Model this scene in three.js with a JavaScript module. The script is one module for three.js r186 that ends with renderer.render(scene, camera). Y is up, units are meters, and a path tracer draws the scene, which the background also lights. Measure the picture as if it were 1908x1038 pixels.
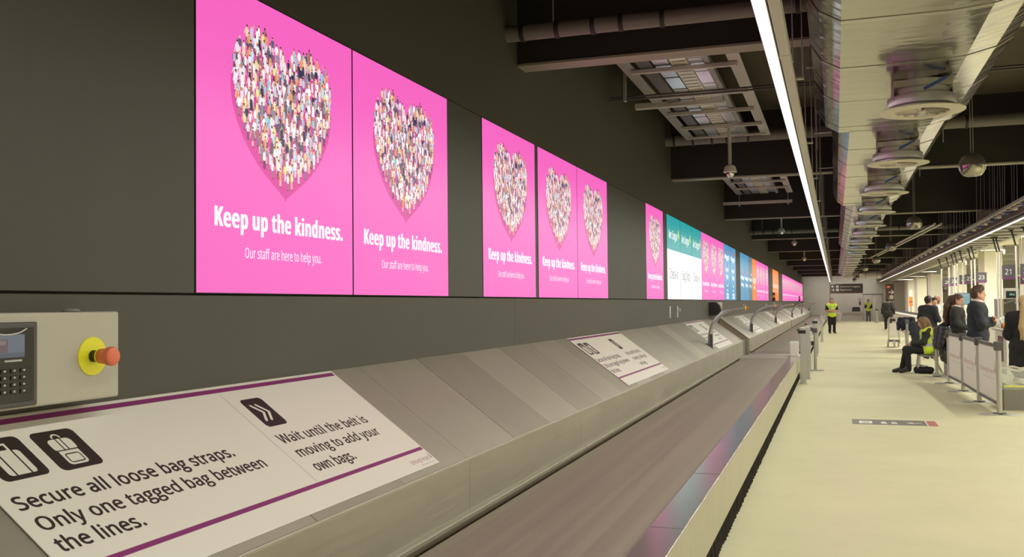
import * as THREE from 'three';
import { RoundedBoxGeometry } from 'three/addons/geometries/RoundedBoxGeometry.js';
import { mergeGeometries, mergeVertices } from 'three/addons/utils/BufferGeometryUtils.js';
import { RectAreaLightUniformsLib } from 'three/addons/lights/RectAreaLightUniformsLib.js';

// ---------------------------------------------------------------- camera, exposure, large lights
RectAreaLightUniformsLib.init();
const scene = new THREE.Scene();
scene.background = new THREE.Color(0x000000);
const camera = new THREE.PerspectiveCamera(32.684, 1908 / 1038, 0.05, 250);
camera.position.set(0, 1.6, 0);
camera.rotation.order = 'YXZ';
camera.rotation.set(0.0276866, 0.32749, -0.010);
const renderer = new THREE.WebGLRenderer({ antialias: true });
renderer.toneMapping = THREE.LinearToneMapping;
renderer.toneMappingExposure = 1.0;
renderer.shadowMap.enabled = true;

const STRIP_L = 55, STRIP_R = 61, HALL_L = 34;
const STRIP_COL = 0xfffcee;
// a lamp face looking down: x, y, z of its centre, width along x, length along z
function areaDown(x, y, z, w, l, power, color = STRIP_COL) {
  const a = new THREE.RectAreaLight(color, power, w, l);
  a.position.set(x, y, z); a.rotation.x = -Math.PI / 2; a.castShadow = true; scene.add(a);
}
for (let k = 0; k < 6; k++) areaDown(-0.336, 3.094, 8 - 14.2 * (k + 0.5), 0.058, 14.15, STRIP_L);      // the long lamp over the aisle: z 8 ... -77.2
for (let k = 0; k < 6; k++) areaDown(3.3, 3.094, 8 - 14.4 * (k + 0.5), 0.058, 14.35, STRIP_R);         // the lamp under the canopy edge
const HALL_LAMPS = [[5.9, -8], [5.9, -18], [5.9, -28.2], [5.9, -35.4], [5.9, -45], [5.9, -55], [5.9, -65.6], [5.9, -74.6], [10.5, -14], [10.5, -39], [10.5, -67]];
for (const [x, z] of HALL_LAMPS) areaDown(x, 3.27, z, 2.6, 0.24, HALL_L * 3.2);
const END_LAMPS = [[-1.2, -82.4], [1.0, -82.4], [3.0, -82.4]];                                             // in the last bay, hidden by its beam
for (const [x, z] of END_LAMPS) areaDown(x, 4.19, z, 1.6, 0.2, 30);

// ---------------------------------------------------------------- helpers
const V = (x, y, z) => new THREE.Vector3(x, y, z);
function rng(seed) { let s = seed >>> 0; return () => { s = (s + 0x6D2B79F5) >>> 0; let t = s; t = Math.imul(t ^ (t >>> 15), t | 1); t ^= t + Math.imul(t ^ (t >>> 7), t | 61); return ((t ^ (t >>> 14)) >>> 0) / 4294967296; }; }
const used = {};
function numbered(n) { if (!(n in used)) { used[n] = 0; return n; } used[n]++; return n + '_' + String(used[n]).padStart(3, '0'); }
function setUp(o, label, category, group) { o.userData.label = label; o.userData.category = category; if (group) o.userData.group = group; return o; }
function thing(name, label, category, pos = [0, 0, 0], turn = 0, group) {
  const o = new THREE.Group(); o.name = numbered(name); o.position.set(...pos); o.rotation.y = turn; scene.add(o);
  return setUp(o, label, category, group);
}
function mesh(name, geo, mat, parent) {
  const m = new THREE.Mesh(Array.isArray(geo) ? mergeAll(geo) : geo, mat);
  m.name = parent === scene ? numbered(name) : name; m.castShadow = m.receiveShadow = true; parent.add(m); return m;
}
function struct(name, geo, mat) { const m = mesh(name, geo, mat, scene); m.userData.kind = 'structure'; return m; }
function clean(g) { const r = g.index ? g.toNonIndexed() : g; for (const k of Object.keys(r.attributes)) if (!['position', 'normal', 'uv'].includes(k)) r.deleteAttribute(k); if (!r.attributes.uv) r.setAttribute('uv', new THREE.BufferAttribute(new Float32Array(r.attributes.position.count * 2), 2)); return r; }
function mergeAll(list) { return list.length === 1 ? list[0] : mergeGeometries(list.map(clean)); }
// texture coordinates in metres, by the axis a face looks along
function metreUV(g, s = 1) {
  const r = g.index ? g.toNonIndexed() : g; r.computeVertexNormals === undefined;
  const p = r.attributes.position, n = r.attributes.normal, uv = new Float32Array(p.count * 2);
  for (let i = 0; i < p.count; i++) {
    const ax = Math.abs(n.getX(i)), ay = Math.abs(n.getY(i)), az = Math.abs(n.getZ(i));
    let u, v;
    if (ay >= ax && ay >= az) { u = p.getX(i); v = p.getZ(i); } else if (ax >= az) { u = p.getY(i); v = p.getZ(i); } else { u = p.getX(i); v = p.getY(i); }
    uv[2 * i] = u * s; uv[2 * i + 1] = v * s;
  }
  r.setAttribute('uv', new THREE.BufferAttribute(uv, 2)); return r;
}
// box from corner to corner
function bx(x0, y0, z0, x1, y1, z1) { const g = new THREE.BoxGeometry(Math.abs(x1 - x0), Math.abs(y1 - y0), Math.abs(z1 - z0)); g.translate((x0 + x1) / 2, (y0 + y1) / 2, (z0 + z1) / 2); return metreUV(g); }
function rb(x0, y0, z0, x1, y1, z1, r = 0.004, seg = 2) { const g = new RoundedBoxGeometry(Math.abs(x1 - x0), Math.abs(y1 - y0), Math.abs(z1 - z0), seg, r); g.translate((x0 + x1) / 2, (y0 + y1) / 2, (z0 + z1) / 2); return metreUV(g); }
function cyl(r0, r1, h, x, y, z, seg = 20, open = false) { const g = new THREE.CylinderGeometry(r1, r0, h, seg, 1, open); g.translate(x, y + h / 2, z); return g; }
function rod(a, b, r, seg = 8) {
  const d = b.clone().sub(a), g = new THREE.CylinderGeometry(r, r, d.length(), seg); g.applyQuaternion(new THREE.Quaternion().setFromUnitVectors(V(0, 1, 0), d.normalize())); g.translate((a.x + b.x) / 2, (a.y + b.y) / 2, (a.z + b.z) / 2); return g;
}
function tube(pts, r, seg = 24, rad = 8) { return new THREE.TubeGeometry(new THREE.CatmullRomCurve3(pts), seg, r, rad); }
function lathe(pts, seg = 28) { return new THREE.LatheGeometry(pts.map((p) => new THREE.Vector2(p[0], p[1])), seg); }
// flat print: bottom left, bottom right, top left
function quad(a, b, c) {
  const g = new THREE.BufferGeometry(), d = b.clone().add(c).sub(a), n = b.clone().sub(a).cross(c.clone().sub(a)).normalize();
  g.setAttribute('position', new THREE.Float32BufferAttribute([a, b, d, a, d, c].flatMap((p) => [p.x, p.y, p.z]), 3));
  g.setAttribute('normal', new THREE.Float32BufferAttribute(Array(6).fill([n.x, n.y, n.z]).flat(), 3));
  g.setAttribute('uv', new THREE.Float32BufferAttribute([0, 0, 1, 0, 1, 1, 0, 0, 1, 1, 0, 1], 2)); return g;
}
// prism: outline in x,y extruded along z from z0 to z1
function prism(pts, z0, z1) { const s = new THREE.Shape(pts.map((p) => new THREE.Vector2(p[0], p[1]))); const g = new THREE.ExtrudeGeometry(s, { depth: Math.abs(z1 - z0), bevelEnabled: false }); g.translate(0, 0, Math.min(z0, z1)); return metreUV(g); }

// ---------------------------------------------------------------- textures
function noiseField(n, seed, cellsX, cellsY) {
  const r = rng(seed), g = new Float32Array(cellsX * cellsY).map(() => r()), out = new Float32Array(n * n);
  for (let j = 0; j < n; j++) for (let i = 0; i < n; i++) {
    const x = i / n * cellsX, y = j / n * cellsY, x0 = Math.floor(x), y0 = Math.floor(y), fx = x - x0, fy = y - y0, sx = fx * fx * (3 - 2 * fx), sy = fy * fy * (3 - 2 * fy);
    const at = (a, b) => g[(b % cellsY) * cellsX + (a % cellsX)];
    out[j * n + i] = (at(x0, y0) * (1 - sx) + at(x0 + 1, y0) * sx) * (1 - sy) + (at(x0, y0 + 1) * (1 - sx) + at(x0 + 1, y0 + 1) * sx) * sy;
  }
  return out;
}
function dataTex(n, fn, srgb, rep = 1, repY = rep) {
  const d = new Uint8Array(n * n * 4);
  for (let i = 0; i < n * n; i++) { const c = fn(i); d[4 * i] = c[0]; d[4 * i + 1] = c[1]; d[4 * i + 2] = c[2]; d[4 * i + 3] = 255; }
  const t = new THREE.DataTexture(d, n, n); t.magFilter = THREE.LinearFilter; t.wrapS = t.wrapT = THREE.RepeatWrapping; t.repeat.set(rep, repY); if (srgb) t.colorSpace = THREE.SRGBColorSpace; t.needsUpdate = true; return t;
}
// layered grain: list of [cellsX, cellsY, weight]; value about 1
function grain(n, seed, layers, rep, repY, lo = 200, hi = 255) {
  const f = layers.map((l, k) => noiseField(n, seed + 7 * k, l[0], l[1])), tot = layers.reduce((a, l) => a + l[2], 0);
  return dataTex(n, (i) => { let v = 0; layers.forEach((l, k) => { v += f[k][i] * l[2]; }); v = lo + (hi - lo) * Math.min(1, Math.max(0, (v / tot - 0.2) / 0.6)); return [v, v, v]; }, false, rep, repY);
}
function canvas(w, h, draw) { const c = document.createElement('canvas'); c.width = w; c.height = h; const x = c.getContext('2d'); draw(x, w, h); const t = new THREE.CanvasTexture(c); t.colorSpace = THREE.SRGBColorSpace; t.anisotropy = 8; return t; }
// text stretched to a width: left, baseline
function fit(x, text, left, base, width, size, font) { x.save(); x.font = font.replace('#', size); x.textBaseline = 'alphabetic'; x.textAlign = 'left'; const w = x.measureText(text).width; x.translate(left, base); x.scale(width / w, 1); x.fillText(text, 0, 0); x.restore(); }
function rr(x, a, b, w, h, r) { x.beginPath(); x.moveTo(a + r, b); x.arcTo(a + w, b, a + w, b + h, r); x.arcTo(a + w, b + h, a, b + h, r); x.arcTo(a, b + h, a, b, r); x.arcTo(a, b, a + w, b, r); x.closePath(); }

const brushed = grain(512, 11, [[6, 256, 1.2], [3, 64, 1], [5, 7, 2]], 0.8, 0.8, 226, 255);
const brushedZ = grain(512, 17, [[256, 5, 2], [60, 3, 1], [9, 7, 1.4]], 0.8, 0.5, 150, 255);
const soft = grain(512, 23, [[4, 4, 2], [15, 15, 1.4], [64, 64, 0.9], [200, 200, 0.6]], 0.31, 0.31, 234, 255);
const fine = grain(512, 29, [[40, 40, 1], [170, 170, 1]], 1.7, 1.7, 150, 255);
const smudge = grain(512, 31, [[5, 6, 2], [22, 18, 1], [130, 130, 0.6]], 0.42, 0.42, 90, 255);
const beltTex = grain(512, 37, [[40, 2, 2], [110, 3, 1.2], [9, 5, 1.2], [160, 160, 0.7]], 0.7, 0.11, 190, 255);
const foilBump = grain(512, 41, [[5, 17, 1.6], [12, 40, 1], [60, 70, 0.25]], 0.55, 0.55, 0, 255);
const scratches = dataTex(512, (() => { const d = new Float32Array(512 * 512), r = rng(5); for (let k = 0; k < 900; k++) { let a = r() * 6.28, x = r() * 512, y = r() * 512, l = 6 + r() * 30, s = 0.3 + r() * 0.7; for (let t = 0; t < l; t++) { d[((Math.floor(y + Math.sin(a) * t) + 512) % 512) * 512 + ((Math.floor(x + Math.cos(a) * t) + 512) % 512)] = s; } } const f = noiseField(512, 6, 9, 9); return (i) => { const v = 120 + 70 * f[i] + 65 * d[i]; return [v, v, v]; }; })(), false, 1.1, 1.1);

// ---------------------------------------------------------------- materials
const lin = (r, g, b) => new THREE.Color().setRGB(r, g, b);
function M(r, g, b, rough = 0.6, o = {}) { return new THREE.MeshPhysicalMaterial({ color: lin(r, g, b), roughness: rough, ...o }); }
const mat = {
  floor: M(0.635, 0.60, 0.395, 0.72, { map: soft, specularIntensity: 0.35 }),
  wallDark: M(0.072, 0.069, 0.056, 0.62, { map: soft }),
  wallLow: M(0.085, 0.080, 0.063, 0.6, { map: soft }),
  panelOff: M(0.070, 0.071, 0.060, 0.55, { map: soft }),
  ceil: M(0.10, 0.083, 0.055, 0.85, { map: soft }),
  beam: M(0.022, 0.019, 0.015, 0.6, { map: soft }),
  flange: M(0.30, 0.27, 0.22, 0.6, { map: soft }),
  steel: M(0.40, 0.378, 0.30, 0.52, { metalness: 0.5, map: soft, roughnessMap: brushed }),
  steelB: M(0.36, 0.338, 0.268, 0.56, { metalness: 0.5, map: soft, roughnessMap: brushed }),
  steelC: M(0.44, 0.415, 0.33, 0.52, { metalness: 0.5, map: soft, roughnessMap: brushed }),
  riser: M(0.49, 0.465, 0.375, 0.5, { metalness: 0.55, map: soft, roughnessMap: brushedZ, bumpMap: brushedZ, bumpScale: 0.00006 }),
  rim: M(0.68, 0.65, 0.59, 0.22, { metalness: 0.85, map: soft, bumpMap: scratches, bumpScale: 0.00004 }),
  side: M(0.57, 0.54, 0.41, 0.5, { metalness: 0.3, map: soft }),
  belt: M(0.31, 0.263, 0.205, 0.7, { specularIntensity: 0.5, map: beltTex, roughnessMap: beltTex, bumpMap: fine, bumpScale: 0.0004 }),
  bristle: M(0.045, 0.036, 0.028, 0.9),
  black: M(0.018, 0.017, 0.016, 0.5),
  blackGloss: M(0.02, 0.02, 0.021, 0.2),
  darkGrey: M(0.09, 0.085, 0.08, 0.5),
  grey: M(0.30, 0.29, 0.27, 0.5),
  lightGrey: M(0.52, 0.50, 0.46, 0.5),
  paint: M(0.55, 0.52, 0.43, 0.42, { map: soft }),
  white: M(0.78, 0.75, 0.68, 0.5, { map: soft }),
  cream: M(0.86, 0.83, 0.71, 0.7, { map: soft }),
  endWall: M(0.66, 0.645, 0.58, 0.8, { map: soft }),
  zinc: M(0.50, 0.49, 0.47, 0.5, { metalness: 0.6 }),
  duct: M(0.40, 0.385, 0.335, 0.13, { metalness: 1, bumpMap: foilBump, bumpScale: 0.0016 }),
  ductTape: M(0.50, 0.48, 0.42, 0.2, { metalness: 1, bumpMap: foilBump, bumpScale: 0.0016 }),
  diffuser: M(0.62, 0.58, 0.48, 0.45, { map: soft }),
  collar: M(0.62, 0.63, 0.64, 0.38, { metalness: 0.6 }),
  saddle: M(0.42, 0.40, 0.34, 0.55),
  blue: M(0.035, 0.10, 0.36, 0.45),
  chrome: M(0.75, 0.74, 0.72, 0.08, { metalness: 1 }),
  foilTile: M(0.86, 0.90, 0.97, 0.3, { metalness: 0.9, bumpMap: foilBump, bumpScale: 0.002 }),
  ladderZinc: M(0.80, 0.76, 0.62, 0.4, { metalness: 0.7 }),
  smokeChrome: M(0.36, 0.34, 0.30, 0.1, { metalness: 1 }),
  sphereTop: M(0.16, 0.145, 0.12, 0.35, { metalness: 0.4 }),
  silver: M(0.56, 0.55, 0.53, 0.34, { metalness: 0.75 }),
  yellow: M(0.92, 0.88, 0.03, 0.4),
  red: M(0.82, 0.19, 0.09, 0.38),
  purple: M(0.17, 0.045, 0.10, 0.5),
  orange: M(0.8, 0.22, 0.03, 0.5),
  endCover: M(0.40, 0.32, 0.225, 0.55, { map: soft }),
  fascia: M(0.13, 0.085, 0.075, 0.55),
  soffit: M(0.46, 0.44, 0.385, 0.6, { map: soft }),
  glassFilm: new THREE.MeshPhysicalMaterial({ color: lin(0.9, 0.92, 0.9), roughness: 0.25, transmission: 0.8, thickness: 0, side: THREE.DoubleSide }),
};
function emis(map, k, color = 0xffffff) { return new THREE.MeshStandardMaterial({ color: 0x050505, roughness: 0.35, emissive: new THREE.Color(color), emissiveMap: map, emissiveIntensity: k }); }
const lampGlow = new THREE.MeshStandardMaterial({ color: 0x888888, emissive: new THREE.Color(0xfff8f0), emissiveIntensity: 1.6 });

// ================================================================= THE SETTING
const WX = -2.53, ZN = 9, ZF = -84.5, XR = 14, CY = 4.7;
struct('floor', bx(WX - 0.3, -0.2, ZN + 0.3, XR + 0.3, 0, ZF - 0.3), mat.floor);
struct('ceiling', [bx(WX - 0.3, CY, ZN + 0.3, 4.1, CY + 0.2, ZF - 0.3)], mat.ceil);
struct('ceiling_low', bx(4.1, 3.4, ZN + 0.3, XR + 0.3, 3.6, ZF - 0.3), mat.cream);
struct('wall_left', [bx(WX - 0.3, 0, ZN, WX - 0.04, CY, ZF)], mat.wallDark);
struct('wall_back', bx(WX - 0.3, 0, ZN, XR + 0.3, CY, ZN + 0.3), mat.endWall);
struct('wall_end', bx(WX - 0.3, 0, ZF - 0.3, XR + 0.3, CY, ZF), mat.endWall);
struct('wall_right', bx(XR, 0, ZN, XR + 0.3, CY, ZF), mat.cream);
{ // bulkhead between the dark hall and the low ceiling of the desks: panels side by side
  const w = struct('wall_bulkhead', bx(4.16, 3.14, ZN, 4.3, CY, ZF), mat.lightGrey);
  for (let z = ZN - 0.02; z > ZF + 0.6; z -= 1.2) mesh('panel', bx(4.13, 3.16, z, 4.16, CY - 0.01, z - 1.185), mat.white, w);
}
{ // lower wall cladding in long boards, upper wall lining above the screens
  const low = struct('wall_left_lower', bx(WX - 0.04, 0, ZN, WX - 0.012, 1.652, ZF), mat.wallDark);
  for (let z = ZN; z > ZF + 1; z -= 5.5) mesh('panel', bx(WX - 0.012, 0.002, z, WX, 1.652, Math.max(z - 5.496, ZF)), mat.wallLow, low);
  struct('wall_left_upper', bx(WX - 0.04, 3.046, ZN, WX - 0.012, CY, ZF), mat.wallDark);
}

// ---------------------------------------------------------------- screens along the wall
const PINK = '#f765c2';
function person2d(x, px, py, h, r) {
  const tops = ['#f4f4f6', '#e8eef4', '#2c3350', '#8fd6dc', '#bfe2ec', '#f0d9b0', '#e6a070', '#8a8fa6', '#c9cfe0', '#b06a7a', '#ffffff', '#f6f2ea', '#a9c3d8', '#efe89a', '#5a5e73', '#ffffff', '#f3e6ea'];
  const legs = ['#2a2f45', '#e9e6ea', '#9b7a7a', '#6b7590', '#f3efe9', '#eee6ee', '#4a4d5d', '#e9c0a6'], skin = ['#f2c9b0', '#e9b091', '#c98a66', '#f6d8c6', '#8d5a42'], hair = ['#3a2622', '#7a3d22', '#20202a', '#c98a3a', '#e8d2a0'];
  const pick = (a) => a[Math.floor(r() * a.length)], w = h * 0.26, lean = (r() - 0.5) * w * 0.5;
  x.fillStyle = 'rgba(150,20,110,0.45)'; x.beginPath(); x.moveTo(px - w * 0.3, py); x.lineTo(px + w * 0.4, py); x.lineTo(px + w * 2.0, py + h * 0.07); x.closePath(); x.fill();
  const sk = pick(skin), tp = pick(tops), lg = pick(legs);
  x.fillStyle = lg; x.fillRect(px - w * 0.34, py - h * 0.47, w * 0.29, h * 0.45); x.fillRect(px + w * 0.05, py - h * 0.47, w * 0.29, h * 0.45);
  if (r() < 0.3) { x.fillStyle = tp; x.beginPath(); x.moveTo(px - w * 0.35, py - h * 0.55); x.lineTo(px + w * 0.35, py - h * 0.55); x.lineTo(px + w * 0.55, py - h * 0.3); x.lineTo(px - w * 0.55, py - h * 0.3); x.fill(); x.fillStyle = sk; x.fillRect(px - w * 0.3, py - h * 0.3, w * 0.2, h * 0.26); x.fillRect(px + w * 0.1, py - h * 0.3, w * 0.2, h * 0.26); }
  x.fillStyle = tp; rr(x, px - w * 0.42 + lean * 0.3, py - h * 0.84, w * 0.84, h * 0.42, w * 0.18); x.fill();
  x.strokeStyle = r() < 0.5 ? tp : sk; x.lineWidth = w * 0.2; x.lineCap = 'round'; x.beginPath();
  const up = r() < 0.13; x.moveTo(px - w * 0.45, py - h * 0.78); x.lineTo(px - w * (0.6 + r() * 0.3), up ? py - h * 1.04 : py - h * (0.45 + r() * 0.12)); x.moveTo(px + w * 0.45, py - h * 0.78); x.lineTo(px + w * (0.6 + r() * 0.4), r() < 0.13 ? py - h * 1.02 : py - h * (0.45 + r() * 0.15)); x.stroke();
  x.fillStyle = sk; x.beginPath(); x.arc(px + lean * 0.4, py - h * 0.91, h * 0.075, 0, 7); x.fill();
  x.fillStyle = pick(hair); x.beginPath(); x.arc(px + lean * 0.4, py - h * 0.935, h * 0.07, 3.0, 6.5); x.fill();
  x.fillStyle = '#2a2230'; x.fillRect(px - w * 0.36, py - h * 0.03, w * 0.34, h * 0.03); x.fillRect(px + w * 0.05, py - h * 0.03, w * 0.34, h * 0.03);
}
const inHeart = (a, b) => { const q = a * a + b * b - 1; return q * q * q - a * a * b * b * b < 0; };  // b up
const heartTex = canvas(1024, 1024, (x, w, h) => {
  x.fillStyle = PINK; x.fillRect(0, 0, w, h);
  const r = rng(77), cx = 521, cy = 443, sx = 293, sy = 237, list = [];
  x.fillStyle = '#e0409f'; x.beginPath();   // printed drop shadow of the crowd
  for (let t = 0; t <= 240; t++) { const a = t / 240 * 6.2832, d = [Math.sin(a), Math.cos(a)]; let m = 0; while (m < 1.5 && inHeart(d[0] * (m + 0.004), d[1] * (m + 0.004))) m += 0.004; const X = cx - 6 + d[0] * m * sx, Y = cy + 10 - d[1] * m * sy; t ? x.lineTo(X, Y) : x.moveTo(X, Y); }
  x.fill();
  for (let j = -30; j <= 30; j++) for (let i = -24; i <= 24; i++) {
    const a = (i + (j & 1 ? 0.5 : 0)) / 8.6 + (r() - 0.5) * 0.07, b = j / 9.6 + (r() - 0.5) * 0.05;
    if (inHeart(a, b)) list.push([cx + a * sx, cy - b * sy]);
  }
  list.sort((p, q) => p[1] - q[1]);
  for (const [px, py] of list) person2d(x, px, py, 62 + r() * 12, r);
  x.fillStyle = '#fff6fd';
  for (const d of [-2.2, 0, 2.2]) fit(x, 'Keep up the kindness.', 88 + d, 806, 857, 90, 'bold #px sans-serif');
  fit(x, 'Our staff are here to help you.', 260, 904, 514, 50, '#px sans-serif');
});
function shamrock(x, a, b, s) { x.fillStyle = '#b5e06a'; for (const [dx, dy] of [[-0.42, -0.1], [0.42, -0.1], [0, -0.55]]) { x.beginPath(); x.ellipse(a + dx * s, b + dy * s, 0.34 * s, 0.3 * s, dx, 0, 7); x.fill(); } x.lineWidth = s * 0.13; x.strokeStyle = '#b5e06a'; x.beginPath(); x.moveTo(a, b); x.quadraticCurveTo(a + 0.1 * s, b + 0.5 * s, a - 0.35 * s, b + 0.95 * s); x.stroke(); }
function tealTex(word) {
  return canvas(512, 512, (x, w, h) => {
    x.fillStyle = '#f1f3f6'; x.fillRect(0, 0, w, h); x.fillStyle = '#12a0a2'; x.fillRect(0, 0, w, 208);
    x.fillStyle = '#ffffff'; fit(x, 'Aer Lingus', 66, 140, 330, 74, 'bold #px sans-serif'); shamrock(x, 448, 112, 54);
    x.fillStyle = '#6c7076'; fit(x, word, 70, 384, 360, 84, '#px sans-serif');
  });
}
const tealCheck = tealTex('Check-in'), tealBag = tealTex('Bag Drop');
function strokes(x, a, b, w, h, n, seed) { const r = rng(seed); for (let k = 0; k < n; k++) { const cw = w / n; x.fillRect(a + k * cw, b + (r() < 0.3 ? 0 : h * 0.2), cw * (0.45 + r() * 0.4), h * (0.75 + r() * 0.2)); } }  // print too far off to read
const blueRound = canvas(256, 256, (x) => { x.fillStyle = '#3f96c4'; x.fillRect(0, 0, 256, 256); x.fillStyle = '#f4f8fb'; strokes(x, 20, 44, 200, 24, 9, 4); x.fillStyle = '#e8505a'; x.beginPath(); x.moveTo(150, 40); x.quadraticCurveTo(190, 14, 236, 22); x.quadraticCurveTo(200, 40, 150, 40); x.fill(); x.strokeStyle = '#e6f2fa'; x.lineWidth = 5; x.beginPath(); x.ellipse(128, 130, 76, 62, 0, 0, 7); x.stroke(); x.fillStyle = '#eaf5fc'; strokes(x, 72, 104, 112, 22, 5, 8); strokes(x, 84, 136, 88, 24, 4, 9); x.fillStyle = '#e6f2fa'; strokes(x, 88, 204, 80, 12, 4, 12); x.fillRect(80, 224, 96, 26); x.fillStyle = '#3f96c4'; strokes(x, 96, 230, 64, 14, 3, 3); });
const bluePlain = canvas(256, 256, (x) => { x.fillStyle = '#3f92bd'; x.fillRect(0, 0, 256, 256); x.fillStyle = '#f4f8fb'; strokes(x, 16, 122, 214, 22, 9, 4); strokes(x, 34, 162, 176, 20, 8, 6); x.fillStyle = '#e8505a'; x.beginPath(); x.moveTo(150, 112); x.quadraticCurveTo(190, 88, 240, 94); x.quadraticCurveTo(200, 112, 150, 112); x.fill(); });
const slateTex = canvas(256, 256, (x) => { x.fillStyle = '#5d7d90'; x.fillRect(0, 0, 256, 256); x.fillStyle = '#f4f8fb'; strokes(x, 16, 122, 214, 22, 9, 4); strokes(x, 34, 162, 176, 20, 8, 6); x.beginPath(); x.moveTo(140, 112); x.quadraticCurveTo(190, 88, 240, 94); x.quadraticCurveTo(200, 112, 140, 112); x.fill(); });
const orangeTex = canvas(256, 256, (x) => { x.fillStyle = '#ff7f26'; x.fillRect(0, 0, 256, 256); x.fillStyle = '#fff4ea'; fit(x, 'easyJet', 22, 150, 212, 58, 'bold #px sans-serif'); strokes(x, 60, 168, 130, 16, 6, 3); });

const screenLight = { pink: 0xf45cbc, teal: 0xb8e0e2, blue: 0x3f96c4, orange: 0xff7f26 };
const SCREENS = [];   // [z near, z far, kind]
const add = (z0, n, kind, w = 1.37) => { for (let k = 0; k < n; k++) SCREENS.push([z0 - k * w, z0 - (k + 1) * w, kind]); };
add(-3.33, 2, 'pink', 1.375); add(-6.76, 1, 'pink', 1.35); add(-8.19, 2, 'pink', 1.385); add(-13.38, 1, 'pink', 1.43);
add(-15.16, 1, 'check', 1.38); add(-16.54, 1, 'bag', 1.38); add(-17.92, 1, 'check', 1.38); add(-19.3, 3, 'pink'); add(-23.41, 2, 'round', 1.43);
add(-27.55, 2, 'blue', 1.39); add(-30.33, 1, 'slate', 1.35); add(-31.68, 1, 'orange', 1.7); add(-33.4, 3, 'pink', 1.42); add(-37.75, 1, 'pink', 1.7);
add(-42.3, 3, 'orange', 1.48); add(-50.2, 23, 'pink', 1.4);
const SY0 = 1.662, SY1 = 3.036;
const screenMat = { pink: emis(heartTex, 1.0), check: emis(tealCheck, 1.0), bag: emis(tealBag, 1.0), round: emis(blueRound, 1.0), blue: emis(bluePlain, 1.0), slate: emis(slateTex, 0.8), orange: emis(orangeTex, 1.0) };
const screenText = {
  pink: ['small pink heart screen in the far run towards the end wall', 'far run of pink heart screens'],
  check: ['lit teal and white airline wall screen with the word Check-in', 'teal and white check-in screens'], bag: ['lit teal and white airline wall screen with the words Bag Drop', null],
  round: ['lit blue wall screen with a white ring of print and a red swoosh', 'blue screens with a white ring'], blue: ['lit plain blue wall screen with two short white lines and a red swoosh', 'plain blue screens'],
  slate: ['dull slate blue wall screen between the blue and orange ones', null], orange: ['lit orange wall screen with white lettering', 'orange screens'],
};
const pinkText = [['first pink heart screen of the row, beside the long run of dark panels', null], ['second pink heart screen, joined to the first', null], ['single pink heart screen between two dark joints', null], ['pink heart screen right after the narrow dark joint', null], ['pink heart screen ending at the wide dark panels', null], ['lone pink heart screen just before the teal ones', null],
  ...Array(3).fill(['pink heart screen in the trio between teal and blue screens', 'trio of pink heart screens']), ...Array(4).fill(['pink heart screen right after the orange one', 'pink heart screens after the orange one'])];
let pinks = 0;
for (const [za, zb, kind] of SCREENS) {
  const g = 0.004, [label, group] = (kind === 'pink' && pinkText[pinks++]) || screenText[kind];
  const t = thing('display_screen', label, 'screen', [WX, SY0, (za + zb) / 2], 0, group), w = Math.abs(zb - za) / 2 - g, H = SY1 - SY0;
  mesh('cabinet', bx(-0.035, 0, w, 0, H, -w), mat.black, t);
  mesh('screen', quad(V(0.0012, 0.003, w - 0.003), V(0.0012, 0.003, -w + 0.003), V(0.0012, H - 0.003, w - 0.003)), screenMat[kind], t);
  const c = { check: 'teal', bag: 'teal', round: 'blue', slate: 'blue' }[kind] || kind;
  const a = new THREE.RectAreaLight(screenLight[c], 0.06, 2 * w, H); a.position.set(WX + 0.004, SY0 + H / 2, (za + zb) / 2); a.rotation.y = -Math.PI / 2; a.castShadow = true; scene.add(a);
}
{ // switched-off panels fill the row between the lit ones
  const spans = SCREENS.map(([a, b]) => [a, b]).sort((p, q) => q[0] - p[0]); let z = 3.52; const gaps = [];
  for (const [a, b] of spans) { if (z - a > 0.03) gaps.push([z, a]); z = b; }
  if (z > ZF) gaps.push([z, ZF + 0.01]);
  for (const [a, b] of gaps) {
    const n = Math.max(1, Math.round((a - b) / 1.3)), w = (a - b) / n;
    for (let k = 0; k < n; k++) {
      const t = thing('blank_panel', a > -3 ? 'dark switched-off wall panel beside the first pink screen' : (w < 0.5 ? 'narrow dark filler panel between lit wall screens' : 'dark grey switched-off panel in the row of lit wall screens'), 'panel', [WX, SY0, a - (k + 0.5) * w], 0, a > -3 ? 'dark panels before the first screen' : (w < 0.5 ? 'narrow filler panels' : 'switched-off panels between screens'));
      mesh('face_plate', rb(-0.03, 0, w / 2 - 0.002, -0.001, SY1 - SY0, -w / 2 + 0.002, 0.002, 1), mat.panelOff, t);
      mesh('back_frame', bx(-0.038, 0.01, w / 2 - 0.02, -0.03, SY1 - SY0 - 0.01, -w / 2 + 0.02), mat.black, t);
    }
  }
}

// ================================================================= CONVEYORS
const SX0 = -1.87, SYB = 0.78, TX = -0.8072, TY = 0.5903, SL = 0.8177;
const slopeAt = (s, z, off = 0) => V(SX0 + TX * s + TY * off, SYB + TY * s - TX * off, z);
const slopeTurn = -Math.atan2(TY, -TX);
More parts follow.
